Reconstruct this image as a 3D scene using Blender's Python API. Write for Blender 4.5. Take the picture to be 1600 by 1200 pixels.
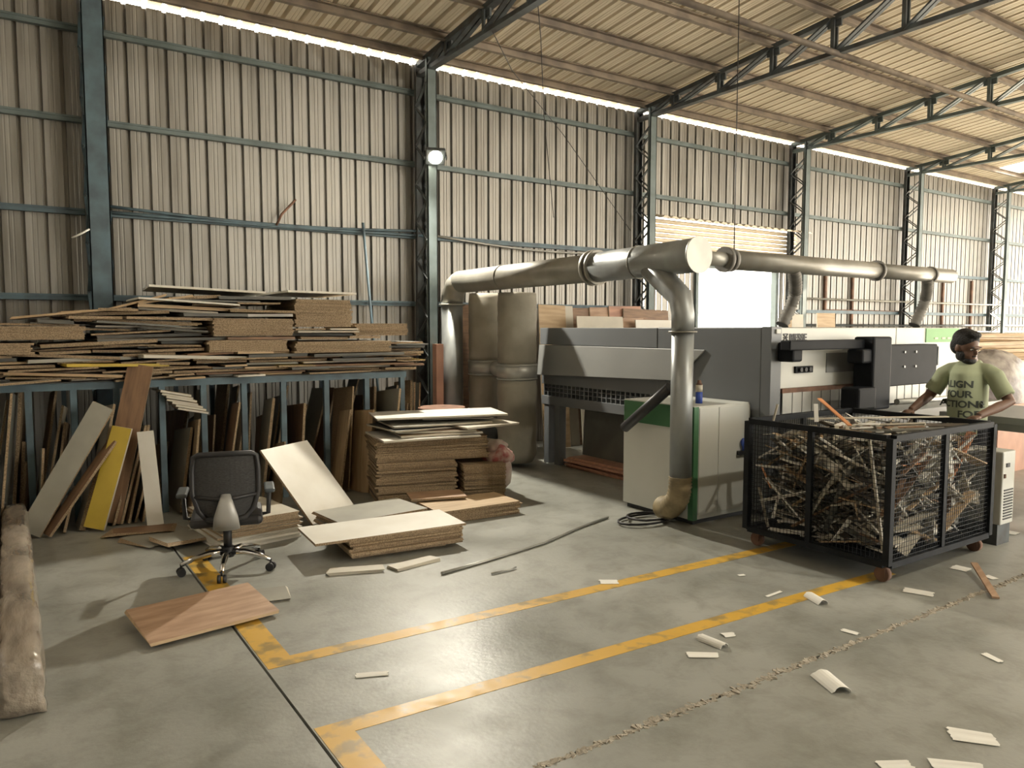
import bpy, bmesh, math, random
from mathutils import Vector, Matrix, Euler
from mathutils.bvhtree import BVHTree
random.seed(7)
S = bpy.context.scene
COL = S.collection
for o in list(bpy.data.objects): bpy.data.objects.remove(o)
# ------------------------------------------------------------------ camera
F_PX, YAW, PITCH, EYE = 1180.0, math.radians(33.7), math.radians(-4.25), 1.65
cam = bpy.data.cameras.new('camera'); cam.sensor_width = 36; cam.lens = 36*F_PX/1600; cam.clip_end = 300
co = bpy.data.objects.new('camera', cam); COL.objects.link(co)
co.location = (0, 0, EYE); co.rotation_euler = (math.pi/2+PITCH, 0, -YAW); S.camera = co
# ------------------------------------------------------------------ world, sun, exposure
W = bpy.data.worlds.new('world'); S.world = W; W.use_nodes = True
wb = W.node_tree.nodes['Background']; wb.inputs[0].default_value = (1.0, .95, .84, 1); wb.inputs[1].default_value = 8.0
def light(kind, name, loc, energy, color, look=None, **kw):
    l = bpy.data.lights.new(name, kind); l.energy = energy; l.color = color
    for k, v in kw.items(): setattr(l, k, v)
    o = bpy.data.objects.new(name, l); COL.objects.link(o); o.location = loc
    if look is not None: o.rotation_euler = (Vector(look)-Vector(loc)).to_track_quat('-Z', 'Y').to_euler()
    return o
light('SUN', 'sun', (20, -20, 20), 34.0, (1, .86, .68), (20-10, -20+1.2, 20-4.6), angle=.01)
S.view_settings.view_transform = 'Standard'; S.view_settings.look = 'None'; S.view_settings.gamma = 1
S.view_settings.use_curve_mapping = False; S.view_settings.exposure = 0.12
# ------------------------------------------------------------------ helpers
_fw = Vector((math.sin(YAW)*math.cos(PITCH), math.cos(YAW)*math.cos(PITCH), math.sin(PITCH)))
_rt = Vector((math.cos(YAW), -math.sin(YAW), 0)); _up = _rt.cross(_fw)
def _ray(x, y): return _fw*F_PX+_rt*(x-800)+_up*(600-y)
def G(x, y, z=0): r = _ray(x, y); return Vector((0, 0, EYE))+r*((z-EYE)/r.z)      # survey of the photo: point on a level
def AY(x, y, Y): r = _ray(x, y); return Vector((0, 0, EYE))+r*(Y/r.y)              # ... on a plane along the wall
def AX(x, y, X): r = _ray(x, y); return Vector((0, 0, EYE))+r*(X/r.x)              # ... on a plane square to the wall
R = random.uniform
MATS = {}
def mat(name, col, rough=.6, metal=0., var=.15, scale=6., col2=None, bump=0., bscale=None, stretch=(1, 1, 1), coat=0., detail=5., lo=.35, hi=.65, rvar=0., spec=None):
    m = bpy.data.materials.new(name); m.use_nodes = True; nt = m.node_tree; n = nt.nodes; b = n['Principled BSDF']
    tc = n.new('ShaderNodeTexCoord'); mp = n.new('ShaderNodeMapping'); mp.inputs['Scale'].default_value = stretch
    nt.links.new(tc.outputs['Object'], mp.inputs[0])
    nz = n.new('ShaderNodeTexNoise'); nz.inputs['Scale'].default_value = scale; nz.inputs['Detail'].default_value = detail
    nt.links.new(mp.outputs[0], nz.inputs['Vector'])
    rp = n.new('ShaderNodeValToRGB'); rp.color_ramp.elements[0].position = lo; rp.color_ramp.elements[1].position = hi
    c2 = col2 or tuple(c*(1-var*2) for c in col)
    rp.color_ramp.elements[0].color = (*c2, 1); rp.color_ramp.elements[1].color = (*col, 1)
    nt.links.new(nz.outputs[0], rp.inputs[0]); nt.links.new(rp.outputs[0], b.inputs['Base Color'])
    b.inputs['Roughness'].default_value = rough; b.inputs['Metallic'].default_value = metal; b.inputs['Coat Weight'].default_value = coat
    if spec is not None: b.inputs['Specular IOR Level'].default_value = spec
    if rvar:
        mr = n.new('ShaderNodeMapRange'); mr.inputs['To Min'].default_value = rough-rvar; mr.inputs['To Max'].default_value = rough+rvar
        mr.inputs['From Min'].default_value = .3; mr.inputs['From Max'].default_value = .7
        nt.links.new(nz.outputs[0], mr.inputs[0]); nt.links.new(mr.outputs[0], b.inputs['Roughness'])
    if bump:
        n2 = n.new('ShaderNodeTexNoise'); n2.inputs['Scale'].default_value = bscale or scale*6; n2.inputs['Detail'].default_value = 4
        nt.links.new(mp.outputs[0], n2.inputs['Vector'])
        bp = n.new('ShaderNodeBump'); bp.inputs['Strength'].default_value = bump; bp.inputs['Distance'].default_value = .01
        nt.links.new(n2.outputs[0], bp.inputs['Height']); nt.links.new(bp.outputs[0], b.inputs['Normal'])
    MATS[name] = m; return m
def emit(name, col, s):
    m = bpy.data.materials.new(name); m.use_nodes = True; b = m.node_tree.nodes['Principled BSDF']
    b.inputs['Base Color'].default_value = (*col, 1); b.inputs['Emission Color'].default_value = (*col, 1); b.inputs['Emission Strength'].default_value = s
    MATS[name] = m
mat('wall', (.355, .345, .32), .42, .45, .12, 1.3, (.22, .21, .19), stretch=(6, 6, .5), rvar=.1)
mat('roof', (.78, .70, .57), .55, .15, .1, 1.2, (.64, .56, .44), stretch=(3, .4, 1))
mat('blue', (.105, .165, .20), .5, .1, .2, 5, (.07, .10, .12))
mat('dsteel', (.10, .12, .13), .55, .2, .2, 5, (.06, .06, .06))
mat('tealsteel', (.15, .19, .195), .5, .2, .2, 4, (.10, .13, .13))
mat('purlin', (.30, .25, .20), .6, .2, .2, 4, (.17, .14, .12))
mat('concrete', (.355, .36, .33), .42, 0, .2, 1.1, (.25, .255, .23), bump=.12, bscale=38, detail=9, lo=.3, hi=.7, rvar=.13)
nt = MATS['concrete'].node_tree; b_ = nt.nodes['Principled BSDF']; src = b_.inputs['Base Color'].links[0].from_socket
tc_ = nt.nodes.new('ShaderNodeTexCoord'); n1 = nt.nodes.new('ShaderNodeTexNoise'); n1.inputs['Scale'].default_value = 4.5; n1.inputs['Detail'].default_value = 13; n1.inputs['Roughness'].default_value = .68; n1.inputs['Distortion'].default_value = .3
nt.links.new(tc_.outputs['Object'], n1.inputs['Vector']); r1 = nt.nodes.new('ShaderNodeValToRGB'); r1.color_ramp.elements[0].position = .33; r1.color_ramp.elements[0].color = (.74, .73, .70, 1); r1.color_ramp.elements[1].position = .55; r1.color_ramp.elements[1].color = (1, 1, 1, 1)
mx = nt.nodes.new('ShaderNodeMix'); mx.data_type = 'RGBA'; mx.blend_type = 'MULTIPLY'; mx.inputs[0].default_value = 1
nt.links.new(n1.outputs[0], r1.inputs[0]); nt.links.new(src, mx.inputs[6]); nt.links.new(r1.outputs[0], mx.inputs[7]); nt.links.new(mx.outputs[2], b_.inputs['Base Color'])
mat('base', (.07, .065, .055), .9)
mat('crumble', (.46, .42, .35), .95, 0, .3, 30, (.30, .27, .22), bump=.8, bscale=90)
mat('yellow_paint', (.62, .37, .05), .45, 0, .3, 9, (.34, .24, .08), detail=9, lo=.36, hi=.5, rvar=.1)
mat('chip', (.40, .30, .19), .85, 0, .3, 120, (.21, .15, .09), bump=.4, bscale=200, lo=.4, hi=.6)
mat('white', (.74, .72, .66), .45, 0, .05, 3, (.66, .63, .56))
mat('cream', (.55, .51, .42), .5, 0, .08, 3)
mat('grey', (.33, .32, .27), .5, 0, .1, 3)
mat('dgrey', (.13, .13, .115), .5, 0, .15, 3)
mat('brown', (.27, .16, .09), .55, 0, .2, 4, (.17, .10, .06), stretch=(1, 8, 8))
mat('tan', (.52, .38, .23), .6, 0, .15, 3, (.40, .28, .16), stretch=(1, 9, 9))
mat('ply', (.48, .32, .21), .55, 0, .2, 2.5, (.34, .21, .13), stretch=(1.5, 8, 1))
mat('plyred', (.50, .27, .18), .55, 0, .2, 2.5, (.36, .19, .13), stretch=(1.5, 8, 1))
mat('ylam', (.55, .40, .05), .45, 0, .1, 3)
mat('orange', (.75, .33, .15), .6, 0, .1, 5)
mat('dark', (.025, .025, .028), .5, 0, .2, 5)
mat('black_metal', (.018, .021, .026), .6, .1, .2, 8, spec=.2)
mat('machine_dark', (.145, .155, .165), .42, .1, .04, 1.5)
mat('machine_mid', (.25, .255, .25), .42, .1, .05, 1.5)
mat('machine_light', (.60, .61, .57), .4, .0, .04, 1.5)
mat('machine_black', (.012, .014, .018), .6, 0, .15, 4, spec=.15)
mat('green', (.055, .17, .075), .5, 0, .05, 3)
mat('lgreen', (.17, .42, .13), .5, 0, .05, 3)
mat('duct', (.34, .36, .36), .42, .5, .12, 2.5, (.25, .26, .26), stretch=(2, 2, 1), rvar=.08)
mat('ductgrey', (.30, .29, .26), .45, .4, .12, 2.5, (.21, .20, .17))
mat('hose', (.20, .19, .17), .6, .1, .2, 9)
mat('hosetan', (.36, .29, .17), .6, 0, .2, 9)
mat('bagcloth', (.30, .28, .23), .9, 0, .15, 2.2, (.20, .185, .15), bump=.3, bscale=14)
mat('galv', (.42, .42, .39), .45, .5, .1, 4)
mat('chrome', (.7, .7, .7), .12, 1, .02, 4)
mat('silver', (.42, .42, .40), .4, .25, .04, 4)
mat('mesh_back', (.022, .022, .022), .8, 0, .3, 60, (.05, .05, .05), stretch=(1, 1, 6))
mat('paper', (.80, .79, .74), .7, 0, .03, 6)
mat('sack', (.55, .50, .44), .75, 0, .15, 6, (.40, .28, .25), bump=.5, bscale=10)
mat('sackred', (.35, .10, .10), .75, 0, .3, 12, (.50, .35, .31), lo=.45, hi=.6)
mat('plastic', (.36, .31, .25), .22, 0, .2, 3, (.24, .20, .16), bump=.7, bscale=9, coat=.6, stretch=(4, 1, 4))
mat('skin', (.17, .095, .065), .5, 0, .1, 6, (.13, .07, .048))
mat('hair', (.012, .011, .011), .7, 0, .3, 60, bump=.9, bscale=90)
mat('shirt', (.34, .38, .25), .85, 0, .05, 5, bump=.35, bscale=9)
mat('trousers', (.05, .05, .06), .85)
mat('print', (.05, .06, .05), .8, 0, .05, 8)
mat('wood_dark', (.10, .08, .06), .7, 0, .3, 10)
mat('rust', (.22, .12, .08), .8, .1, .3, 9, (.12, .07, .05))
mat('bluepl', (.04, .09, .42), .4)
mat('ground', (.55, .48, .38), .95, 0, .1, .5)
mat('wrap', (.50, .46, .42), .5, 0, .2, 5, (.14, .11, .11), coat=.1, bump=.8, bscale=12)
emit('lampglow', (1, .93, .72), 60)
class MB:
    """collects shapes into one mesh"""
    def __init__(s): s.bm = bmesh.new()
    def _set(s, faces, mi, smooth=False):
        for f in faces: f.material_index = mi; f.smooth = smooth
    def box(s, c, d, M=None, mi=0):
        m = (M or Matrix.Identity(4)) if M else Matrix.Identity(4)
        m = Matrix.Translation(c) @ m @ Matrix.Diagonal((d[0], d[1], d[2], 1))
        r = bmesh.ops.create_cube(s.bm, size=1, matrix=m); s._set({f for v in r['verts'] for f in v.link_faces}, mi); return s
    def b(s, x0, x1, y0, y1, z0, z1, mi=0): return s.box(((x0+x1)/2, (y0+y1)/2, (z0+z1)/2), (abs(x1-x0), abs(y1-y0), abs(z1-z0)), None, mi)
    def bar(s, a, b, w, h, mi=0, ref=(0, 0, 1)):
        a, b = Vector(a), Vector(b); d = b-a; L = d.length; d.normalize(); ref = Vector(ref)
        if abs(d.dot(ref)) > .98: ref = Vector((0, 1, 0)) if abs(d.y) < .9 else Vector((1, 0, 0))
        sd = d.cross(ref).normalized(); u = sd.cross(d)
        M = Matrix((d, sd, u)).transposed().to_4x4()
        return s.box((a+b)/2, (L, w, h), M, mi)
    def tube(s, pts, r, n=16, mi=0, caps=True, smooth=True):
        pts = [Vector(p) for p in pts]; rs = r if isinstance(r, (list, tuple)) else [r]*len(pts); prev = None; rings = []
        ref = None
        for i, p in enumerate(pts):
            t = (pts[min(i+1, len(pts)-1)]-pts[max(i-1, 0)]).normalized()
            if ref is None: ref = Vector((0, 0, 1)) if abs(t.z) < .9 else Vector((1, 0, 0))
            a = t.cross(ref); a.normalize(); c = a.cross(t); ref = c
            rr = rs[i]; rx, ry = rr if isinstance(rr, tuple) else (rr, rr)
            rings.append([s.bm.verts.new(p+a*math.cos(2*math.pi*k/n)*rx+c*math.sin(2*math.pi*k/n)*ry) for k in range(n)])
        fs = []
        for A, B in zip(rings, rings[1:]):
            for k in range(n): fs.append(s.bm.faces.new((A[k], A[(k+1) % n], B[(k+1) % n], B[k])))
        s._set(fs, mi, smooth)
        if caps: s._set([s.bm.faces.new(rings[0][::-1]), s.bm.faces.new(rings[-1])], mi)
        return s
    def cyl(s, a, b, r, n=20, mi=0): return s.tube([a, b], r, n, mi)
    def ell(s, c, r, M=None, n=12, mi=0):
        m = Matrix.Translation(c) @ (M or Matrix.Identity(4)) @ Matrix.Diagonal((r[0], r[1], r[2], 1))
        q = bmesh.ops.create_uvsphere(s.bm, u_segments=n*2, v_segments=n, radius=1, matrix=m); s._set({f for v in q['verts'] for f in v.link_faces}, mi, True); return s
    def poly(s, pts, h, mi=0):
        lo = [s.bm.verts.new(p) for p in pts]; hi = [s.bm.verts.new(Vector(p)+Vector(h)) for p in pts]; n = len(pts)
        fs = [s.bm.faces.new(lo[::-1]), s.bm.faces.new(hi)]+[s.bm.faces.new((lo[i], lo[(i+1) % n], hi[(i+1) % n], hi[i])) for i in range(n)]
        s._set(fs, mi); return s
    def mesh(s, name, mats):
        bmesh.ops.recalc_face_normals(s.bm, faces=s.bm.faces)
        me = bpy.data.meshes.new(name); s.bm.to_mesh(me); s.bm.free()
        for m in (mats if isinstance(mats, (list, tuple)) else [mats]): me.materials.append(MATS[m])
        return me
    def obj(s, name, mats, parent=None, bevel=0): return link(name, s.mesh(name, mats), parent, bevel)
def link(name, me, parent=None, bevel=0):
    o = bpy.data.objects.new(name, me); COL.objects.link(o)
    if parent: o.parent = parent
    if bevel:
        b = o.modifiers.new('bevel', 'BEVEL'); b.width = bevel; b.segments = 2; b.limit_method = 'ANGLE'
    return o
def tag(o, label, cat, group=None):
    o['label'] = label; o['category'] = cat
    if group: o['group'] = group
    return o
def thing(name, label, cat, loc=(0, 0, 0), group=None, rz=0):
    o = bpy.data.objects.new(name, None); COL.objects.link(o); o.location = loc; o.rotation_euler = (0, 0, rz); o.empty_display_size = .1
    return tag(o, label, cat, group)
def struct(o): o['kind'] = 'structure'; return o
def copy_tree(o, parent=None):
    c = o.copy(); COL.objects.link(c)
    if parent: c.parent = parent
    for ch in o.children: copy_tree(ch, c)
    return c
def arc(c, r, a0, a1, n, f): return [Vector(c)+Vector(f(r*math.cos(a0+(a1-a0)*i/n), r*math.sin(a0+(a1-a0)*i/n))) for i in range(n+1)]
# ------------------------------------------------------------------ setting
D = 8.9; PIT = .1925; BAY = 3.85; X0 = .78-BAY*1   # columns at .78 + k*BAY
EAVE = 5.05; SL = .095
def roofz(y): return EAVE+SL*(D-abs(y)) if True else 0
fl = struct(MB().b(-3.5, 27, -10, 9.4, -.25, -.03).obj('floor', 'base'))
def slab(x0, x1, y0, y1): return MB().b(x0, x1, y0, y1, -.2, 0).obj('floor_slab', 'concrete', fl)
slab(-3.5, .965, 2.22, 9.4); slab(.978, 27, 2.22, 9.4); slab(-3.5, .965, -10, 2.20); slab(.978, 27, -10, 2.20)
m = MB()
x = 1.2
while x < 20:      # crumbled filler in the cross joint
    s = R(.02, .05); w = (.014 if x < 2.1 else .028 if x < 3.4 else .012)
    m.box((x, 2.21+R(-w, w)*.7, -.003), (s, R(.012, .03), R(.005, .011)), Euler((R(-.3, .3), R(-.3, .3), R(0, 3))).to_matrix().to_4x4()); x += R(.006, .018) if x < 7 else .1
o = m.obj('joint_filler', 'crumble', fl); o['kind'] = 'stuff'
def stripe(pts): return MB().poly([(p[0], p[1], .0005) for p in pts], (0, 0, .0012)).obj('painted_line', 'yellow_paint', fl)
stripe([(.985, 3.60), (4.75, 3.50), (7.5, 3.45), (7.5, 3.55), (4.75, 3.60), (1.12, 3.70), (1.12, 5.75), (.985, 5.75)])
stripe([(.985, 2.95), (.985, 2.24), (1.12, 2.24), (1.12, 2.84), (4.9, 2.70), (4.9, 2.80)])
struct(MB().b(-60, 90, -80, 70, -.5, -.3).obj('ground', 'ground'))
# corrugated sheets: flats with a fine stiffener, deep narrow ribs pushed outwards
def prof(n, dp=.042, w0=.150):
    p = []
    for k in range(n):
        a = k*PIT
        p += [(a, 0), (a+.045, 0), (a+.05, .004), (a+.058, .004), (a+.063, 0), (a+.085, 0), (a+.09, .004), (a+.098, .004), (a+.103, 0), (a+w0, 0), (a+w0+.004, dp), (a+.186, dp), (a+.1925, 0)]
    return p
def sheet_mesh(name, p0, q, m, dp=.042, w0=.150):   # profile swept along q; p0(u,d) gives a point
    bm = bmesh.new(); pr = prof(5, dp, w0); A = [bm.verts.new(p0(u, d)) for u, d in pr]; B = [bm.verts.new(Vector(p0(u, d))+Vector(q)) for u, d in pr]
    for i in range(len(pr)-1):
        if (Vector(pr[i])-Vector(pr[i+1])).length > 1e-5: bm.faces.new((A[i], A[i+1], B[i+1], B[i]))
    me = bpy.data.meshes.new(name); bm.to_mesh(me); bm.free(); me.materials.append(MATS[m]); return me
wall = struct(MB().b(-3.3, 26, D+.06, D+.1, -.02, .35).obj('wall_back', 'concrete'))
full = sheet_mesh('wall_sheet', lambda u, d: (u, d, 0), (0, 0, 4.985), 'wall'); upper = sheet_mesh('wall_sheet', lambda u, d: (u, d, 0), (0, 0, 1.565), 'wall')
SW = PIT*5
k = 0; x = X0
while x < 25.8:
    up = 8.45 < x+.1 < 12.2
    o = link('wall_sheet', upper if up else full, wall); o.location = (x, D+(k % 2)*.0006, 3.42 if up else 0); k += 1
    x += SW-.003
# door bay: side sheets, rolling shutter pulled up, small awning
for xa, xb in ((8.48, 9.62), (11.72, 12.3)):
    m = MB(); xx = xa
    while xx < xb-.02: m.b(xx, min(xx+.09, xb), D, D+.012, 0, 2.72).b(min(xx+.09, xb), min(xx+.13, xb), D+.02, D+.03, 0, 2.72); xx += .13
    m.obj('door_side_sheet', 'wall', wall)
m = MB(); sh = struct(m.b(9.6, 9.66, D-.05, D+.06, 0, 2.72).b(11.68, 11.74, D-.05, D+.06, 0, 2.72).b(8.48, 12.28, D-.04, D+.05, 2.66, 2.72).obj('door_1', 'tealsteel'))
for i in range(9): MB().poly([(8.5, D-.02, 2.72+i*.075), (8.5, D-.05, 2.74+i*.075), (8.5, D-.05, 2.77+i*.075), (8.5, D-.02, 2.79+i*.075)], (3.76, 0, 0)).obj('shutter_slat', 'roof', sh)
m = MB()
for i in range(20): m.poly([(8.5+i*.19, D-.06, 3.42), (8.5+i*.19+.06, D-.06, 3.45), (8.5+i*.19+.13, D-.06, 3.45), (8.5+i*.19+.19, D-.06, 3.42)], (0, -.28, -.06))
m.obj('shutter_awning', 'roof', sh)
for z in (4.62, 3.73, 2.82, 1.96):
    segs = [(-3.3, 26)] if z > 3 else [(-3.3, 8.4), (12.3, 26)]
    for a, b in segs: MB().b(a, b, D-.065, D-.005, z-.03, z+.03).b(a, b, D-.075, D-.065, z+.01, z+.03).obj('girt', 'blue' if z < 3 else 'tealsteel', wall)
for dz, s in ((.05, .10), (-.05, .03)):
    MB().tube([(.9+3.6*t, D-.1, 2.86+dz*.6-s*math.sin(math.pi*t)*.6) for t in [i/10 for i in range(11)]], .016, 8).obj('conduit', 'blue', wall)
MB().tube([(4.7+3.7*t, D-.1, 2.84-.10*math.sin(math.pi*t)) for t in [i/10 for i in range(11)]], .015, 8).obj('conduit', 'galv', wall)
MB().cyl((12.4, D-.12, 2.2), (26, D-.12, 2.2), .02, 8).obj('conduit', 'galv', wall)
for zz in (1.55, 1.7): MB().cyl((12.4, D-.14, zz), (26, D-.14, zz), .025, 8).obj('conduit', 'dsteel', wall)
for xx in (13.2, 14.1, 17.6, 18.9): MB().b(xx-.03, xx+.03, D-.05, D-.01, 1.6, 2.75).obj('door_post', 'rust', wall)
MB().b(13.2, 15.8, D-.05, D-.01, 1.95, 2.01).obj('door_rail', 'rust', wall)
# roof
roof = struct(MB().b(-3.4, 26, -.06, .06, roofz(0)+.03, roofz(0)+.09).obj('ceiling', 'purlin'))
def roof_pt(u, d): return (u, 0, d)
rq = Vector((0, -8.94, SL*8.94))
rs = sheet_mesh('roof_sheet', roof_pt, rq, 'roof', .075, .138); rs_a = sheet_mesh('roof_sheet', roof_pt, rq*.10, 'roof', .075, .138); rs_b = sheet_mesh('roof_sheet', roof_pt, rq*.80, 'roof', .075, .138)
x = X0
while x < 25.8:
    y0 = 8.94
    if 17.2 < x < 18.15:    # missing roof light strip that lets the sky in
        o = link('roof_sheet', rs_a, roof); o.location = (x, y0, roofz(D)-.014)
        o = link('roof_sheet', rs_b, roof); o.location = (x, y0-8.94*.20, roofz(D)-.014+SL*8.94*.20)
    else:
        o = link('roof_sheet', rs, roof); o.location = (x, y0, roofz(D)-.014)
    x += SW*.9999
MB().poly([(-3.4, -.02, roofz(0)+.01), (26, -.02, roofz(0)+.01), (26, -9.4, roofz(9.4)+.01), (-3.4, -9.4, roofz(9.4)+.01)], (0, 0, .02)).obj('roof_slope', 'roof', roof)
PUR = [8.60]+[8.04-.85*i for i in range(10)]
for i, y in enumerate(PUR):
    z = roofz(y)-.02
    MB().b(-3.3, 26, y-.03, y+.03, z-.01, z).b(-3.3, 26, y+.02, y+.03, z-.09, z).b(-3.3, 26, y-.03, y+.03, z-.10, z-.09).obj('purlin', 'purlin', roof)
struct(MB().b(-3.5, -3.4, -9.4, 9.2, 0, 6).obj('wall_left', 'wall'))  # unseen end wall, put in to darken the left of the hall
struct(MB().b(-3.5, 7.5, -9.5, -9.4, 0, 5.2).obj('wall_front', 'wall'))
MB().cyl((4.6, 5.42, 4.83), (26, 5.42, 4.83), .035, 10).obj('tie_pipe', 'purlin', roof)
# lattice columns and trusses
def column(x, mt, wide):
    c = thing('steel_column', '', 'column', (x, 8.66, 0))
    w = wide
    m = MB().b(-w/2, w/2, -.20, -.19, 0, 4.95).b(-w/2, -w/2+.01, -.2, -.15, 0, 4.95).b(w/2-.01, w/2, -.2, -.15, 0, 4.95); m.obj('channel', mt, c)
    m = MB().b(-w/2, w/2, .15, .16, 0, 4.95).b(-w/2, -w/2+.01, .1, .15, 0, 4.95).b(w/2-.01, w/2, .1, .15, 0, 4.95); m.obj('channel', 'dsteel', c)
    z = .1; k = 0
    while z < 4.6:
        for sx in (-w/2+.005, w/2-.005): MB().bar((sx, -.17 if k % 2 else .13, z), (sx, .13 if k % 2 else -.17, z+.24), .012, .035, ref=(1, 0, 0)).obj('lacing_bar', 'dsteel' if wide < .16 else 'blue', c)
        z += .24; k += 1
    MB().b(-.14, .14, -.24, .2, 0, .02).obj('base_plate', 'dsteel', c)
    return c
LB = ['blue painted lattice column behind the left end of the board rack', 'lattice steel column carrying the lit flood lamp', 'lattice steel column left of the bright doorway', 'lattice steel column right of the bright doorway', 'lattice steel column behind the green machine badge', 'lattice steel column farthest along the corrugated wall']
cols = [.8, 4.46, 8.2, 11.98, 15.8, 19.65]
for i, x in enumerate(cols):
    c = column(x, 'blue' if i == 0 else 'tealsteel', .19 if i == 0 else .13); c['label'] = LB[i]; c['group'] = 'columns along the corrugated wall'
def truss(mt):
    t = thing('roof_truss', '', 'truss', (0, 8.5, 4.85)); ys = [0]+[-.46-.85*i for i in range(10)]
    top = lambda y: roofz(8.5+y)-.13-4.85
    MB().bar((0, .3, .10), (0, -8.4, top(-8.4)), .09, .06).obj('top_chord', mt, t)
    MB().bar((0, .3, -.02), (0, -8.4, .04), .09, .05).obj('bottom_chord', mt, t)
    for i, y in enumerate(ys):
        if i:
            m = MB()
            for s in (-.035, .035): m.bar((s, y, 0), (s, y, top(y)), .022, .045, ref=(0, 1, 0))
            m.obj('truss_post', mt, t)
            m = MB()
            for s in (-.035, .035): m.bar((s, ys[i-1], 0), (s, y+.03, top(y)), .022, .05, ref=(1, 0, 0))
            m.obj('truss_diagonal', mt, t)
            MB().b(-.012, .012, y-.09, y+.09, top(y)-.09, top(y)+.02).obj('gusset_plate', mt, t)
    return t
TL = ['', 'dark roof truss springing from the flood lamp column', 'dark roof truss springing from the column left of the doorway', 'teal roof truss springing from the column right of the doorway', 'pale teal roof truss above the green machine badge', 'pale roof truss farthest along the corrugated wall']
td, tt = truss('dsteel'), truss('tealsteel')
for i, x in enumerate(cols):
    if i == 0: continue
    src = td if i < 3 else tt
    o = src if i in (1, 3) else copy_tree(src)
    o.location = (x, 8.5, 4.85); o['label'] = TL[i]; o['group'] = 'roof trusses'
# flood lamps
def flood(loc, look, label, e, grp='flood lamps', spot=2.6):
    t = thing('flood_lamp', label, 'lamp', loc, grp); d = (Vector(look)-Vector(loc)); t.rotation_euler = d.to_track_quat('-Z', 'Y').to_euler()
    MB().b(-.12, .12, -.10, .10, .0, .07).obj('housing', 'dsteel', t, .01)
    MB().ell((0, 0, -.0), (.085, .085, .03)).obj('lens', 'lampglow', t)
    m = MB().b(-.14, -.125, -.02, .02, -.02, .16).b(.125, .14, -.02, .02, -.02, .16).b(-.14, .14, -.02, .02, .15, .165); m.obj('bracket', 'dsteel', t)
    p = Vector(loc)+d.normalized()*.10
    light('SPOT', 'flood_light', p, e, (1, .93, .78), look, spot_size=spot, spot_blend=.5, shadow_soft_size=.07)
flood((4.45, 8.36, 3.73), (2.6, 3.6, 0), 'lit flood lamp clamped high on the lattice column', 900)
flood((6.4, -.6, 5.2), (4.6, 4.2, 0), 'unseen flood lamp added over the aisle to steer the shadows', 420)  # out-of-view lamp, added so the cart and cabinet shadows fall the right way
# loose cables on the wall and roof
for pts, lab in (([AY(840, 0, 6.5), AY(845, 60, 7), AY(850, 180, 8.7), AY(865, 340, 8.75)], 'thin dark wire dropping from the roof across the wall sheets'), ([AY(770, 50, 6.6), AY(800, 110, 7.6), AY(880, 210, 8.7), AY(985, 360, 8.7)], 'thin slanting wire running down to the column by the doorway'),
                 ([AY(1155, 0, 5.4), AY(1152, 150, 5.2), AY(1147, 392, 4.41)], 'thin wire holding up the long horizontal duct')):
    tag(MB().tube(pts, .005, 6).obj('hanging_wire', 'dark'), lab, 'wire')
tag(MB().cyl(AY(567, 348, 8.76), AY(567, 348, 8.76)+(AY(579, 482, 8.76)-AY(567, 348, 8.76))*3.3, .018, 8).obj('steel_rod', 'blue'), 'thin blue rod leaning on the wall girt behind the boards', 'rod')
tag(MB().tube([AY(432, 352, 8.78), AY(440, 335, 8.74), AY(462, 312, 8.76)], .014, 6).obj('bracket_arm', 'rust'), 'bent rusty bracket fixed above the wall girt', 'bracket')
tag(MB().tube([AY(112, 372, 8.45), AY(125, 366, 8.42), AY(140, 358, 8.42)], .009, 6).obj('rope_end', 'paper'), 'short white rope end tied to the blue column', 'rope')
# ------------------------------------------------------------------ boards
def board(name, L, Wd, T, face, edge='chip', chip=0):
    """length x, width y, thickness z, faces and edges differ; origin at the centre"""
    bm = bmesh.new(); bmesh.ops.create_cube(bm, size=1, matrix=Matrix.Diagonal((L, Wd, T, 1)))
    for v in bm.verts: v.co.x += R(-chip, chip); v.co.y += R(-chip, chip)
    for f in bm.faces: f.material_index = 0 if abs(f.normal.z) > .9 else 1
    me = bpy.data.meshes.new(name); bm.to_mesh(me); bm.free(); me.materials.append(MATS[face]); me.materials.append(MATS[edge]); return me
def put(me, name, loc, rot, label, cat, group=None):
    o = link(name, me); o.location = loc; o.rotation_euler = rot; return tag(o, label, cat, group)
# rack
rk = thing('board_rack', 'blue steel pipe rack holding upright and stacked boards along the wall', 'rack', (0, 7.3, 0))
RZ = 1.19; YB = 1.35
for y, n in ((0, 'front'), (YB, 'back')): MB().b(-2.4, 3.5, y-.03, y+.03, RZ-.06, RZ).obj('rail', 'blue', rk)
xs = [-2.3, -1.6, -.9, -.28, .12, .44, .76, 1.12, 1.47, 1.83, 2.2, 2.63, 3.06, 3.46]
for i, x in enumerate(xs):
    MB().b(x-.025, x+.025, -.025, .025, 0, RZ-.06).obj('post', 'blue', rk); MB().b(x-.02, x+.02, YB-.02, YB+.02, 0, RZ-.06).obj('post', 'blue', rk)
    MB().b(x-.02, x+.02, .03, YB-.03, RZ-.05, RZ-.005).obj('cross_bar', 'blue', rk)
MB().b(-2.4, 3.5, 0, YB, RZ, RZ+.008).obj('deck', 'dgrey', rk)
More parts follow.
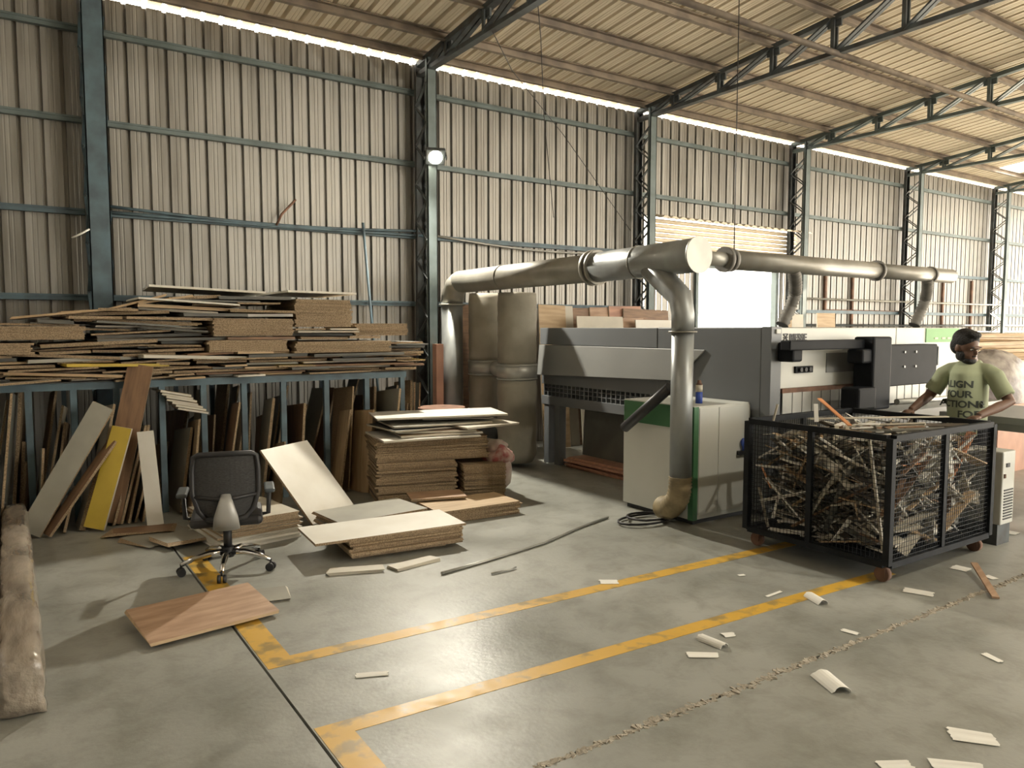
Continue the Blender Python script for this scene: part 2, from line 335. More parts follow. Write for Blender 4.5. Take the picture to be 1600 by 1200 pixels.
# boards piled on the rack
LAB = {'chip': 'bare chipboard offcut', 'white': 'white faced board', 'cream': 'cream faced board', 'grey': 'grey faced board', 'dgrey': 'dark grey faced board', 'brown': 'brown wood grain board', 'tan': 'tan plywood board', 'ylam': 'yellow faced board', 'orange': 'orange strip'}
def prof_z(x):
    P = [(-2.4, 1.55), (-.3, 1.66), (.1, 1.70), (.6, 1.78), (1.0, 1.86), (1.25, 1.97), (2.0, 1.95), (2.12, 1.80), (2.25, 1.98), (2.95, 1.96), (3.05, 1.66), (3.5, 1.58), (3.7, 1.40)]
    for (a, za), (b, zb) in zip(P, P[1:]):
        if a <= x <= b: return za+(zb-za)*(x-a)/(b-a)
    return 1.3
BLK = [(-.6, .53, 1.555, 1.66, 7.12), (-.6, .16, 1.44, 1.53, 7.1), (1.55, 2.28, 1.575, 1.75, 7.2), (1.5, 2.2, 1.43, 1.54, 7.14), (2.34, 2.91, 1.66, 1.93, 7.3), (2.28, 3.26, 1.41, 1.53, 7.12), (2.96, 3.54, 1.57, 1.70, 7.3)]
def where_heap(x, z):
    w = 'before the column' if x < .95 else 'above the office chair' if x < 2.2 else 'near the thick block' if x < 3.0 else 'towards the lamp'
    return ('low' if z < 1.42 else 'midway' if z < 1.68 else 'high')+' in rack heap '+w
for x0, x1, z0, z1, yf in BLK:
    z = z0
    while z+.018 <= z1+.004:
        dp = R(.95, 1.05)
        put(board('stacked_board', x1-x0+R(-.02, .02), dp, .0172, 'chip', 'chip', .004), 'stacked_board', ((x0+x1)/2+R(-.01, .01), yf+dp/2+R(-.012, .012), z+.009), (0, 0, R(-.006, .006)), 'chipboard sheet in a neat block '+where_heap((x0+x1)/2, z0), 'board', 'boards heaped on the rack'); z += .018
z = RZ+.012
while z < 2.0:
    T = random.choice((.018, .018, .025, .018, .030)); x = -1.2+R(0, .4)
    while x < 3.5:
        L = R(.4, 1.1) if R(0, 1) < .7 else R(.2, .4)
        L = min(L, 3.70-x); step = L
        for (a, b, c, d, yf) in BLK:
            if z+T > c+.004 and z < d-.004:
                if a-.03 < x < b-.02: L = 0; step = b-x+.02; break
                if x < a < x+L: L = a-x-.01; step = L+.01
        cx = x+L/2
        if L > .12 and x+L > -.3 and prof_z(cx) > z+T and min(prof_z(x+.05), prof_z(x+L-.05)) > z-.06:
            dp = R(.55, 1.1); yf = 7.10+R(0, .2)+max(0, (z-1.3))*.2
            fc = random.choices(['chip', 'grey', 'white', 'cream', 'brown', 'dgrey', 'tan', 'ylam'], [4, 3, 2, 3, 2, 4, 2, .5])[0]
            if z < 1.33 and cx > 2.6 and R(0, 1) < .4: fc = 'ylam'
            edge = random.choices(['chip', fc, 'tan', 'dgrey'], [4, 2, 1, 1.5])[0]
            wild = cx < 1.5
            put(board('stacked_board', L, dp, T-.002, fc, edge, .006), 'stacked_board', (cx, yf+dp/2, z+T/2), (R(-.012, .012), (R(-.07, .07) if wild else R(-.012, .012))*min(1, .7/L), R(-.16, .16) if wild else R(-.05, .05)), ('short ' if L < .45 else 'long ' if L > .8 else '')+LAB[fc]+' '+where_heap(cx, z), 'board', 'boards heaped on the rack')
        x += step+R(.0, .05)
    z += T+R(.001, .008)
for i, (xa, ya, xb, yb, fc) in enumerate(((168, 484, 262, 461, 'grey'), (20, 497, 130, 487, 'brown'), (95, 488, 205, 482, 'tan'), (215, 474, 300, 462, 'cream'))):
    A, B = AY(xa, ya, 7.3), AY(xb, yb, 7.3); L = (B-A).length
    put(board('stacked_board', L, .7, .018, fc, 'tan', .01), 'stacked_board', ((A.x+B.x)/2, 7.65, (A.z+B.z)/2), (0, -math.atan2(B.z-A.z, B.x-A.x), R(-.05, .05)), LAB[fc]+' sloping on the crest of the rack heap before the blue column', 'board', 'boards heaped on the rack')
put(board('white_top_board', .70, 1.1, .02, 'white', 'white'), 'stacked_board', (2.62, 7.85, 2.0), (0, .01, 0), 'white board capping the thick chipboard block on the rack', 'board', 'boards heaped on the rack')
put(board('white_top_board', 1.0, 1.0, .02, 'cream', 'white'), 'stacked_board', (1.6, 7.85, 2.005), (0, .04, -.08), 'long cream board topping the heap beside the chipboard block', 'board', 'boards heaped on the rack')
# boards standing in the rack bays
def bvh_of(o):
    M = o.matrix_world if o.parent is None else o.parent.matrix_basis @ o.matrix_basis
    return BVHTree.FromPolygons([M @ v.co for v in o.data.vertices], [list(p.vertices) for p in o.data.polygons])
SOLID = [bvh_of(o) for o in rk.children]
def lean(px0, py0, px1, py1, Y, w, T, face, label, depth_yaw=0., edge='chip', group='boards leaning in the rack', test=False, allow=0):
    """board whose front edge runs from its foot to its head; w is how far it reaches back"""
    a = AY(px0, py0, Y); b = AY(px1, py1, Y+.12); a.z = max(a.z, .012)
    if a.z < .25: a.z = .012
    d = b-a; L = d.length; ax = d.normalized(); back = Vector((math.sin(depth_yaw), math.cos(depth_yaw), 0)); back = (back-ax*back.dot(ax)).normalized(); nn = ax.cross(back)
    o = link('leaning_board', board('leaning_board', L, w, T, face, edge, .004)); c = (a+b)/2+back*(w/2)
    M = Matrix.Translation(c) @ Matrix((ax, back, nn)).transposed().to_4x4(); o.matrix_world = M
    if test:
        bv = BVHTree.FromPolygons([M @ v.co for v in o.data.vertices], [list(p.vertices) for p in o.data.polygons]); n = sum(1 for q in SOLID if q.overlap(bv))
        if n > allow: bpy.data.objects.remove(o); return None
        SOLID.append(bv)
    else: SOLID.append(BVHTree.FromPolygons([M @ v.co for v in o.data.vertices], [list(p.vertices) for p in o.data.polygons]))
    return tag(o, label, 'board', group)
lean(62, 825, 178, 640, 6.9, .17, .02, 'grey', 'long grey board slanting steeply across the rack bays', -1.25)
lean(78, 828, 182, 690, 6.86, .10, .022, 'brown', 'brown slat slanting just under the long grey board', -.5)
lean(163, 815, 207, 670, 6.85, .16, .03, 'ylam', 'yellow faced plank leaning against the rack', -1.1, 'cream')
lean(188, 812, 240, 574, 7.0, .20, .03, 'brown', 'tall brown grained plank rising above the rack rail', -1.2)
lean(256, 806, 240, 672, 6.8, .13, .018, 'white', 'pale grey board leaning backwards beside the yellow plank', -1.2, 'cream')
lean(141, 815, 179, 632, 7.0, .5, .02, 'cream', 'pale edged board upright behind the slanting grey board')
lean(128, 818, 158, 720, 6.95, .3, .045, 'cream', 'short thick cream board at the foot of the slanting one')
lean(100, 815, 118, 760, 6.95, .3, .02, 'dgrey', 'short dark board at the foot of the slanting one')
for px0, px1, pt, fc in ((178, 213, 690, 'brown'), (190, 228, 665, 'cream'), (202, 233, 664, 'tan'), (212, 238, 712, 'dgrey'), (224, 241, 714, 'brown')):
    lean(px0, 812, px1, pt, 6.98, .3, .018, fc, LAB[fc]+' leaning just beside the yellow plank')
bays = [(0, 18, 615), (4, 26, 612), (20, 32, 605), (-20, 12, 625), (32, 38, 690), (34, 40, 720), (60, 88, 610), (66, 98, 633), (84, 103, 660), (75, 80, 700), (248, 262, 690), (270, 293, 640), (283, 300, 668), (292, 305, 650), (300, 320, 603), (306, 323, 608), (300, 312, 655), (330, 336, 648), (322, 338, 770), (340, 358, 594), (344, 372, 602), (352, 376, 628), (364, 386, 637), (372, 391, 647), (378, 384, 612),
        (405, 412, 648), (410, 428, 622), (416, 440, 618), (424, 450, 602), (433, 455, 648), (440, 446, 690), (455, 480, 632), (470, 476, 630), (478, 512, 606), (500, 523, 606), (530, 534, 626), (545, 552, 604), (520, 562, 582), (560, 566, 618), (555, 568, 617), (573, 578, 590), (584, 586, 604), (596, 600, 622), (606, 622, 602), (612, 626, 607), (622, 632, 626), (630, 637, 630), (640, 643, 594), (646, 648, 597), (653, 656, 598), (532, 548, 640), (575, 583, 640), (590, 594, 640)]
CL = []
for a, b, t in bays:
    fc = random.choices(['chip', 'grey', 'brown', 'dgrey', 'cream', 'tan'], [3, 3, 2, 3, 1, 2])[0]
    where = 'left end of the rack' if a < 100 else 'rack bays behind the office chair' if a < 400 else 'rack bays behind the chipboard stack'
    for k in range(160):     # slide the board in until it clears its neighbours and the rack
        ly = R(6.95, 7.9) if a > 240 else R(6.9, 7.6)
        dx = R(-1, 1)*min(14, k*.15)
        p = AY(a+dx, 700, ly); p.z = .012; u = p-Vector((0, 0, EYE)); ybot = 600-F_PX*u.dot(_up)/u.dot(_fw)
        if lean(a+dx, ybot, b+dx, t, ly, R(.3, .8)*(1-k/230), random.choice((.018, .018, .025)), fc, LAB[fc]+' standing on edge in the '+where, R(-.2, .15), group='boards standing in the rack', test=True, allow=0 if k < 158 else 9): break
    CL.append(k)
for i in range(7):   # short pieces wedged flat between upright boards
    p = AY(262+i*5, 615+i*4.5, 7.2)
    put(board('wedged_offcut', .26, .3, .018, 'tan', 'cream'), 'wedged_offcut', (p.x+.05, p.y+.12, p.z), (0, .22, R(-.1, .1)), 'short pale offcut wedged flat between the upright boards', 'board', 'wedged offcuts')
# chipboard stack in the middle
def stack(p0, ux, uy, L, Wd, z0, z1, T, fc, label, group, jit=.012, name='chipboard_sheet'):
    z = z0; c0 = Vector(p0)+Vector(ux)*L/2+Vector(uy)*Wd/2; rz = math.atan2(ux[1], ux[0])
    while z < z1:
        put(board(name, L+R(-jit, jit), Wd+R(-jit, jit), T-.0015, fc, 'chip', .004), name, (c0.x+R(-jit, jit), c0.y+R(-jit, jit), z+T/2), (0, 0, rz+R(-.008, .008)), label, 'board', group); z += T
a, b, c = G(590, 790), G(698, 782), G(788, 780)
ux = (b-a).normalized(); ux.z = 0; uy = Vector((-ux.y, ux.x, 0))
stack(a, ux, uy, .78, .72, 0, .05, .025, 'dgrey', 'dark bearer board under the tall chipboard stack', 'bearers under the tall stack')
stack(a, ux, uy, .76, .72, .05, .39, .018, 'chip', 'chipboard sheet in the lower part of the tall stack', 'tall chipboard stack', .02)
stack(a+uy*.03, ux, uy, 1.08, .70, .39, .60, .018, 'chip', 'chipboard sheet in the upper part of the tall stack', 'tall chipboard stack', .015)
b2 = a+ux*.82-uy*.05
stack(b2, ux, uy, .42, .6, 0, .05, .025, 'brown', 'brown sheet under the small chipboard block', 'small chipboard block')
stack(b2, ux, uy, .42, .55, .05, .33, .018, 'chip', 'narrow chipboard sheet in the small block against the tall stack', 'small chipboard block', .008)
top = a+ux*.5+uy*.33
for (dx, dy, z, L, Wd, rz, fc, lab) in ((-.02, -.12, .615, .95, 1.0, .12, 'white', 'white board laid askew on the tall chipboard stack'), (.1, -.06, .640, .8, .9, .05, 'tan', 'tan board in the loose layers on the tall stack'), (.12, .02, .664, .75, .9, -.12, 'brown', 'brown board in the loose layers on the tall stack'),
        (.0, .1, .688, .9, .9, .3, 'dgrey', 'dark grey board in the loose layers on the tall stack'), (.12, .15, .722, 1.0, .95, .12, 'grey', 'greenish grey board near the top of the tall stack'), (.52, -.02, .700, .62, .95, .32, 'cream', 'cream board jutting towards the sack from the tall stack'), (.36, .25, .756, .7, .6, -.1, 'cream', 'cream offcut just under the topmost white board'), (.17, .2, .79, 1.3, .85, .0, 'white', 'wide white board on top of the tall chipboard stack')):
    p = top+ux*dx+uy*dy*.5
    put(board('loose_board', L, Wd*.72, .018, fc, 'cream', .01), 'loose_board', (p.x, p.y, z), (0, R(-.008, .008), math.atan2(ux.y, ux.x)+rz), lab, 'board', 'loose boards on the tall stack')
# white panel leaning on the stack
A_, B_ = G(482, 832), G(575, 795); h = .62
tp0 = AY(391, 705, 6.35); tp1 = AY(483, 695, 6.75)
e1 = (B_-A_).normalized(); upv = ((tp0+tp1)/2-(A_+B_)/2); L = upv.length; upn = (upv-e1*upv.dot(e1)).normalized(); nn = e1.cross(upn)
o = link('white_sheet', board('white_sheet', .62, L, .018, 'white', 'chip')); o.matrix_world = Matrix.Translation((A_+B_)/2+upv/2+Vector((0, 0, .012))) @ Matrix((e1, upn, nn)).transposed().to_4x4()
tag(o, 'large white faced panel leaning between the office chair and stacks', 'board')
# low pile in front
a = G(548, 880); b = G(735, 852); ux = (b-a).normalized(); ux.z = 0; uy = Vector((-ux.y, ux.x, 0))
stack(a+ux*.05+uy*.08, ux, uy, .72, .42, 0, .036, .036, 'dark', 'dark bearer under the low pile of cut boards', 'bearers')
stack(a, ux, uy, .86, .52, .036, .145, .018, 'chip', 'chipboard sheet in the low pile before the leaning white panel', 'low chipboard pile', .02)
p = a+ux*.33+uy*.28
put(board('pale_board', 1.15, .50, .018, 'white', 'chip'), 'pale_board', (p.x, p.y, .156), (0, 0, math.atan2(ux.y, ux.x)+.02), 'long pale board overhanging the low pile to one side', 'board')
p = a+ux*.42+uy*.82
for i in range(8): put(board('grey_board', .78, .5, .018, 'grey', 'chip', .01), 'grey_board', (p.x+R(-.02, .02), p.y, .01+i*.02), (0, 0, .1+R(-.03, .03)), 'grey faced board in the pile behind the long pale board', 'board', 'grey boards behind the low pile')
p = G(755, 812)
for i in range(6): put(board('chipboard_sheet', .8, .45, .018, 'tan' if i == 5 else 'chip', 'chip', .01), 'chipboard_sheet', (p.x+R(-.02, .02), p.y+.25, .01+i*.0185), (0, 0, -.05+R(-.02, .02)), 'chipboard sheet in the low flat stack before the sack', 'board', 'low flat stack by the sack')
p = G(690, 800); put(board('tan_offcut', .5, .3, .018, 'ply', 'chip'), 'tan_offcut', (p.x, p.y+.1, .135), (0, 0, -.3), 'tan plywood offcut lying across the low flat stack', 'board')
for (q, L, Wd, rz, lab) in ((G(557, 893), .36, .13, -.35, 'short pale offcut on the floor before the low pile, pointed end'), (G(648, 882), .36, .09, .12, 'short narrow pale offcut on the floor beside the pointed one')):
    put(board('floor_offcut', L, Wd, .02, 'cream', 'cream', .02), 'floor_offcut', (q.x, q.y, .011), (0, 0, rz), lab, 'offcut')
# stack of white boards under and behind the chair
p = G(395, 858)
for i in range(12): put(board('white_board', .62, .7, .016, 'white' if i < 7 else 'cream', 'white' if i < 5 else 'chip', .01), 'white_board', (p.x+.05+R(-.02, .02), p.y+.42, .01+i*.018), (0, 0, .15+R(-.05, .05)), 'white edged board in the low stack behind the office chair', 'board', 'white boards behind the chair')
# plywood and loose boards on the floor near the chair
q0, q1, q2, q3 = G(207, 965), G(225, 1023), G(430, 968), G(395, 930)
e = (q2-q1).normalized(); cc = (q0+q1+q2+q3)/4
put(board('plywood_sheet', (q2-q1).length, .46, .016, 'ply', 'tan', .008), 'plywood_sheet', (cc.x, cc.y, .050), (.10, 0, math.atan2(e.y, e.x)), 'reddish plywood sheet propped at an angle on the floor', 'board')
put(board('thin_board', .62, .24, .012, 'grey', 'cream', .03), 'thin_board', (*G(370, 938).xy, .008), (0, 0, -.22), 'thin grey board under the reddish plywood sheet', 'board')
for q, L, Wd, rz, z, fc, lab in ((G(255, 838), .50, .38, .5, .008, 'grey', 'grey pointed board flat on the floor left of the chair'), (G(225, 832), .5, .25, -.3, .024, 'brown', 'brown board lying over the grey board left of the chair'), (G(285, 848), .4, .3, .2, .042, 'grey', 'cut grey board on top of the brown one left of the chair')):
    put(board('floor_board', L, Wd, .014, fc, 'chip', .05), 'floor_board', (q.x, q.y, z), (0, 0, rz), lab, 'board')
# ------------------------------------------------------------------ office chair
hub = G(360, 892); ch = thing('office_chair', 'black mesh office chair with chrome five star base seen from behind', 'chair', (hub.x, hub.y+.05, 0), rz=-.25)
MB().cyl((0, 0, .09), (0, 0, .16), .04).cyl((0, 0, .16), (0, 0, .30), .028).obj('gas_column', 'dark', ch)
for i in range(5):
    an = i*2*math.pi/5+.2+math.pi; c_, s_ = math.cos(an), math.sin(an)
    leg = MB().tube([(c_*r, s_*r, z) for r, z in ((.02, .125), (.12, .125), (.22, .105), (.30, .075))], [.024, .022, .018, .014], 10).obj('base_leg', 'chrome', ch)
    w = MB(); q = Vector((c_*.30, s_*.30, .028)); tv = Vector((-s_, c_, 0))
    for s in (-.018, .018): w.cyl(q+tv*(s-.009), q+tv*(s+.009), .028, 14)
    w.cyl(q+Vector((0, 0, .02)), q+Vector((0, 0, .055)), .007, 8); w.obj('caster', 'dark', leg)
MB().box((0, .08, .36), (.46, .46, .07)).obj('seat', 'dark', ch, .03)
MB().tube([(0, -.02, .30), (0, -.12, .33), (0, -.19, .46)], [(.05, .03), (.05, .025), (.06, .03)], 12).obj('back_bracket', 'dark', ch)
MB().tube([(0, -.20, .33), (0, -.245, .42), (0, -.225, .50), (0, -.20, .56)], [(.085, .02), (.075, .03), (.05, .03), (.03, .02)], 16).obj('spine_cover', 'silver', ch)
def backpt(u, v): # u -1..1, v 0..1
    w = .205*(1-.25*max(0, .3-v)/.3); return Vector((u*w, -.16-.05*(1-u*u)+.03*v*v, .40+v*.42))
m = MB(); loop = [(-.8, 0), (-.97, .12), (-1, .4), (-1, .75), (-.95, .96), (-.8, 1), (-.3, 1.01), (.3, 1.01), (.8, 1), (.95, .96), (1, .75), (1, .4), (.97, .12), (.8, 0), (.3, -.02), (-.3, -.02), (-.8, 0)]
m.tube([backpt(*q) for q in loop], .018, 8); m.obj('back_frame', 'dark', ch)
bm = MB(); gv = [[bm.bm.verts.new(backpt(-.98+1.96*i/12, .02+.96*j/12)+Vector((0, .004, 0))) for i in range(13)] for j in range(13)]
for j in range(12):
    for i in range(12): bm.bm.faces.new((gv[j][i], gv[j][i+1], gv[j+1][i+1], gv[j+1][i]))
bk = bm.obj('back_mesh', 'mesh_back', ch)
so = bk.modifiers.new('solid', 'SOLIDIFY'); so.thickness = .004
MB().tube([backpt(-1, .35), backpt(0, .30)+Vector((0, -.01, 0)), backpt(1, .35)], .014, 8).obj('lumbar_bar', 'dark', ch)
for s in (-1, 1):
    MB().tube([(s*.2, .1, .34), (s*.27, .1, .35), (s*.28, .1, .52)], .016, 8).obj('arm_post', 'dark', ch)
    MB().box((s*.28, .08, .535), (.07, .26, .03)).obj('armrest', 'dsteel', ch, .012)
# ------------------------------------------------------------------ wrapped bundle at the left edge
wb_ = thing('wrapped_bundle', 'long bundle wrapped in clear plastic film lying at the floor edge', 'bundle', (-.12, 4.3, 0))
def lump(x0, x1, y0, y1, h, seed):
    rnd = random.Random(seed); m = MB().b(x0, x1, y0, y1, 0, h); bm = m.bm
    ln = [e for e in bm.edges if abs(e.verts[0].co.y-e.verts[1].co.y) > .5]; bmesh.ops.subdivide_edges(bm, edges=ln, cuts=40, use_grid_fill=True)
    ot = [e for e in bm.edges if abs(e.verts[0].co.y-e.verts[1].co.y) < 1e-4]; bmesh.ops.subdivide_edges(bm, edges=ot, cuts=4, use_grid_fill=True)
    cx, cz = (x0+x1)/2, h/2
    for v in bm.verts:
        u, w = (v.co.x-cx)/(x1-x0)*2, (v.co.z-cz)/h*2; k = 1-.16*(u*w)**2 if w > -.95 else 1
        e = min(v.co.y-y0, y1-v.co.y); k *= .9+.1*min(1, e/.15)
        v.co.x = cx+u*(x1-x0)/2*k+rnd.uniform(-.007, .007); v.co.z = max(.002, cz+w*h/2*k+rnd.uniform(-.008, .008)+.012*math.sin(v.co.y*7+seed)*(w > .5)); v.co.y += rnd.uniform(-.012, .012)
    for f in bm.faces: f.smooth = True
    return m
lump(.02, .20, -.58, 2.75, .27, 1).obj('wrapped_roll', 'plastic', wb_); lump(-.24, .015, -.30, 2.85, .40, 2).obj('wrapped_roll', 'plastic', wb_); lump(-.5, -.25, -.5, 2.85, .36, 3).obj('wrapped_roll', 'plastic', wb_)
# ------------------------------------------------------------------ extraction ducts
DX, DZ = 4.68, 2.22
dt = thing('extraction_duct', 'large round steel extraction duct bridging from wall to saw', 'duct', (DX, 8.38, 0))
T_ = lambda x, y, z: Vector((x-DX, y-8.38, z))
MB().cyl(T_(DX, 8.38, .05), T_(DX, 8.38, 1.98), .135, 28).obj('riser_pipe', 'duct', dt)
MB().cyl(T_(DX, 8.38, 1.93), T_(DX, 8.38, 1.95), .165, 28).obj('flange', 'galv', dt)
MB().tube([T_(DX, 8.38, 1.97), T_(DX, 8.365, 2.06), T_(DX, 8.28, 2.17), T_(DX, 8.16, 2.215)], .138, 28).obj('elbow', 'ductgrey', dt)
MB().cyl(T_(DX, 8.18, 2.215), T_(DX, 5.6, DZ), .135, 28).obj('duct_pipe', 'ductgrey', dt)
MB().cyl(T_(DX, 5.6, DZ), T_(DX, 4.30, DZ+.02), .14, 28).obj('duct_pipe', 'duct', dt)
MB().cyl(T_(DX, 4.30, DZ+.02), T_(DX, 4.285, DZ+.02), .15, 28).obj('end_cap', 'galv', dt)
MB().cyl(T_(DX, 5.64, DZ), T_(DX, 5.60, DZ), .17, 28).cyl(T_(DX, 5.57, DZ), T_(DX, 5.54, DZ), .165, 28).obj('flange', 'ductgrey', dt)
MB().cyl(T_(DX, 7.2, DZ), T_(DX, 7.18, DZ), .142, 28).obj('seam_ring', 'ductgrey', dt)
MB().cyl(T_(DX, 5.0, DZ+.01), T_(DX, 4.985, DZ+.01), .146, 28).obj('seam_ring', 'ductgrey', dt)
px_, py_ = 4.58, 4.36
MB().tube([T_(DX, 4.85, DZ-.02), T_(DX-.03, 4.62, DZ-.19), T_(px_+.03, 4.42, DZ-.32), T_(px_, py_, DZ-.46), T_(px_, py_, DZ-.6)], [.115, .105, .098, .093, .092], 24).obj('branch_elbow', 'duct', dt)
MB().cyl(T_(px_, py_, DZ-.58), T_(px_, py_, .42), .09, 24).obj('drop_pipe', 'duct', dt)
MB().cyl(T_(px_, py_, DZ-.61), T_(px_, py_, DZ-.595), .115, 24).obj('flange', 'ductgrey', dt)
m = MB(); pts = [(px_, py_, .43), (px_, py_, .33), (px_, py_+.03, .22), (px_+.01, py_+.13, .13), (px_+.06, py_+.26, .11)]
den = []
for (p, q) in zip(pts, pts[1:]): den += [Vector(p).lerp(Vector(q), i/8) for i in range(8)]
m.tube([T_(*p) for p in den], [.098 if i % 2 else .085 for i in range(len(den))], 20); m.obj('flex_hose', 'hosetan', dt)
MB().cyl(T_(px_-.02, 4.47, 1.16), T_(px_-.02, 5.02, .76), .045, 16).obj('side_branch', 'dark', dt)
d2 = thing('branch_duct', 'long straight duct running over the saw top with two drop hoses', 'duct', (4.9, 4.43, 0)); BY, BZ = 4.43, 2.235
U_ = lambda x, y, z: Vector((x-4.9, y-4.43, z))
MB().cyl(U_(4.87, BY, BZ), U_(5.3, BY, BZ), .062, 20).obj('duct_pipe', 'galv', d2)
MB().cyl(U_(5.22, BY, BZ), U_(7.45, BY, BZ), .085, 24).obj('duct_pipe', 'ductgrey', d2)
MB().cyl(U_(7.45, BY, BZ), U_(8.95, BY, BZ), .078, 24).obj('duct_pipe', 'ductgrey', d2)
for xx, r in ((5.15, .108), (5.22, .10), (7.45, .105), (8.5, .09)): MB().cyl(U_(xx-.02, BY, BZ), U_(xx+.02, BY, BZ), r, 24).obj('flange', 'hose', d2)
for xx in (6.1, 8.45):
    pts = [(xx, BY, BZ-.05), (xx+.10, BY+.05, BZ-.16), (xx+.17, BY+.1, BZ-.26), (xx+.15, BY+.14, BZ-.4), (xx+.05, BY+.16, 1.657)]; den = []
    for (p, q) in zip(pts, pts[1:]): den += [Vector(p).lerp(Vector(q), i/9) for i in range(9)]
    MB().tube([U_(*p) for p in den], [.062 if i % 2 else .05 for i in range(len(den))], 16).obj('flex_hose', 'hose', d2)
# two bag dust collector
p = G(812, 736); dc = thing('dust_collector', 'two bag dust collector with grey cloth bags and steel ring', 'dust collector', (5.02, 7.42, 0))
def bag(x, y, zr, zt, r, zb=.06):
    n = 14; m = MB(); m.tube([(x, y, zr+.09+(zt-zr-.09)*i/n) for i in range(n+1)], [r*(.985+.015*math.sin(i*2.3))*(1 if i < n else .96) for i in range(n+1)], 28); m.obj('filter_bag', 'bagcloth', dc)
    MB().cyl((x, y, zr-.09), (x, y, zr+.10), r*1.02, 28).cyl((x, y, zr+.075), (x, y, zr+.085), r*1.05, 28).cyl((x, y, zr-.08), (x, y, zr-.07), r*1.05, 28).obj('ring', 'galv', dc)
    m = MB(); m.tube([(x, y, zb+(zr-.08-zb)*i/10) for i in range(11)], [r*(.8 if i == 0 else 1.0+.03*math.sin(i*1.7)) for i in range(11)], 28); m.obj('collection_bag', 'bagcloth', dc)
bag(0, 0, 1.13, 2.06, .235); bag(.04, .74, 1.15, 2.08, .235)
MB().cyl((0, .22, 1.13), (.04, .52, 1.15), .10, 16).obj('link_duct', 'galv', dc)
MB().cyl((-.33, .20, .30), (-.33, .42, .30), .22, 24).b(-.45, -.2, .22, .42, 0, .12).obj('blower', 'dsteel', dc)
# sack and red drum by the stack
sk = thing('woven_sack', 'crumpled woven sack with red print beside the chipboard block', 'sack', (*G(790, 772).xy, 0))
def blob(loc, r, name, mt, seed, amp=.16, zflat=True):
    rnd = random.Random(seed); m = MB(); m.ell(loc, r, None, 12)
    for v in m.bm.verts:
        h = math.sin(v.co.x*31+seed)*math.cos(v.co.z*27+seed*2)*math.sin(v.co.y*23); v.co = Vector(loc)+(v.co-Vector(loc))*(1+amp*h+rnd.uniform(-.03, .03)); v.co.z = max(v.co.z, 0.003)
    return m
blob((.02, .16, .22), (.12, .16, .24), '', '', 3).obj('sack_body', 'sack', sk); blob((-.02, .12, .38), (.17, .15, .10), '', '', 5, .25).obj('sack_neck', 'sackred', sk); blob((-.05, .18, .47), (.16, .13, .07), '', '', 8, .3).obj('sack_flap', 'sack', sk)
dr = thing('red_drum', 'dull red drum standing behind the chipboard stack', 'drum', (4.18, 7.75, 0))
MB().cyl((0, 0, 0), (0, 0, .72), .26, 28).obj('drum_body', 'sackred', dr); MB().cyl((0, 0, .70), (0, 0, .73), .275, 28).obj('drum_rim', 'rust', dr); MB().cyl((0, 0, .35), (0, 0, .37), .27, 28).obj('drum_hoop', 'rust', dr)
tag(MB().b(4.85, 5.15, 8.5, 8.6, 0, 1.95).obj('tall_panel', 'brown'), 'tall brown panel standing behind the dust collector bags', 'board')
tag(MB().b(4.42, 4.52, 8.32, 8.42, 0, 1.45).obj('wood_post', 'plyred'), 'reddish timber post standing against the flood lamp column', 'post')
# boards leaning behind the saw
for (xa, xb, yt, fc, dy) in ((842, 884, 474, 'tan', 0), (884, 897, 476, 'cream', .05), (892, 925, 479, 'brown', .08), (925, 960, 478, 'ply', .06), (955, 1005, 476, 'plyred', .04), (975, 1045, 481, 'brown', 0), (903, 975, 492, 'cream', -.25), (972, 1008, 495, 'ply', -.15), (995, 1056, 498, 'white', -.3)):
    A = AY(xa, yt, 8.35+dy); B = AY(xb, yt+3, 8.35+dy); L = (B-A).length; h = A.z-.02
    o = put(board('back_panel', L, h/math.cos(.12), .018, fc, 'cream'), 'back_panel', ((A.x+B.x)/2, 8.35+dy-.05, h/2), (math.pi/2-.10, R(-.03, .03), 0), LAB.get(fc, 'reddish plywood board')+' leaning on the wall behind the saw', 'board', 'boards behind the saw')
# ------------------------------------------------------------------ beam saw
SX, SY = 5.42, 4.2
bs = thing('beam_saw', 'large grey panel beam saw with light front fascia and dark side', 'machine', (SX, SY, 0))
V_ = lambda m, name, mt, par=bs, bev=.004: m.obj(name, mt, par, bev)
def sb(x0, x1, y0, y1, z0, z1, name, mt, par=bs, bev=.004): return V_(MB().b(x0-SX, x1-SX, y0-SY, y1-SY, z0, z1), name, mt, par, bev)
sb(5.415, 5.9, 5.5, 7.5, 1.45, 1.65, 'upper_rail', 'machine_dark')
V_(MB().poly([(-.02, .66, 1.445), (-.02, 3.3, 1.445), (-.05, 3.3, 1.08), (-.05, 1.0, 1.14)], (.018, 0, 0)), 'side_shield', 'machine_mid')
sb(5.44, 5.85, 5.2, 7.5, .97, 1.44, 'lower_rail', 'machine_dark')
gr = sb(5.50, 5.55, 5.6, 7.45, .83, .98, 'ladder_panel', 'machine_light')
for i in range(25): sb(5.445, 5.505, 5.6+i*.077, 5.615+i*.077, .83, .98, 'ladder_bar', 'machine_dark', bs, 0)
for zz in (.875, .925): sb(5.45, 5.50, 5.6, 7.45, zz, zz+.01, 'ladder_rail', 'machine_dark', bs, 0)
sb(5.44, 5.85, 5.2, 7.5, .72, .83, 'bottom_rail', 'machine_dark')
for y in (7.15, 7.36): sb(5.45, 5.55, y, y+.10, 0, .73, 'leg', 'machine_dark')
sb(7.2, 7.35, 7.3, 7.45, 0, .73, 'leg', 'machine_dark'); sb(5.9, 8.7, 5.3, 7.45, .76, .9, 'rear_table', 'machine_mid')
sb(5.42, 8.75, 4.24, 5.5, .05, 1.655, 'saw_housing', 'machine_dark', bs, .01)
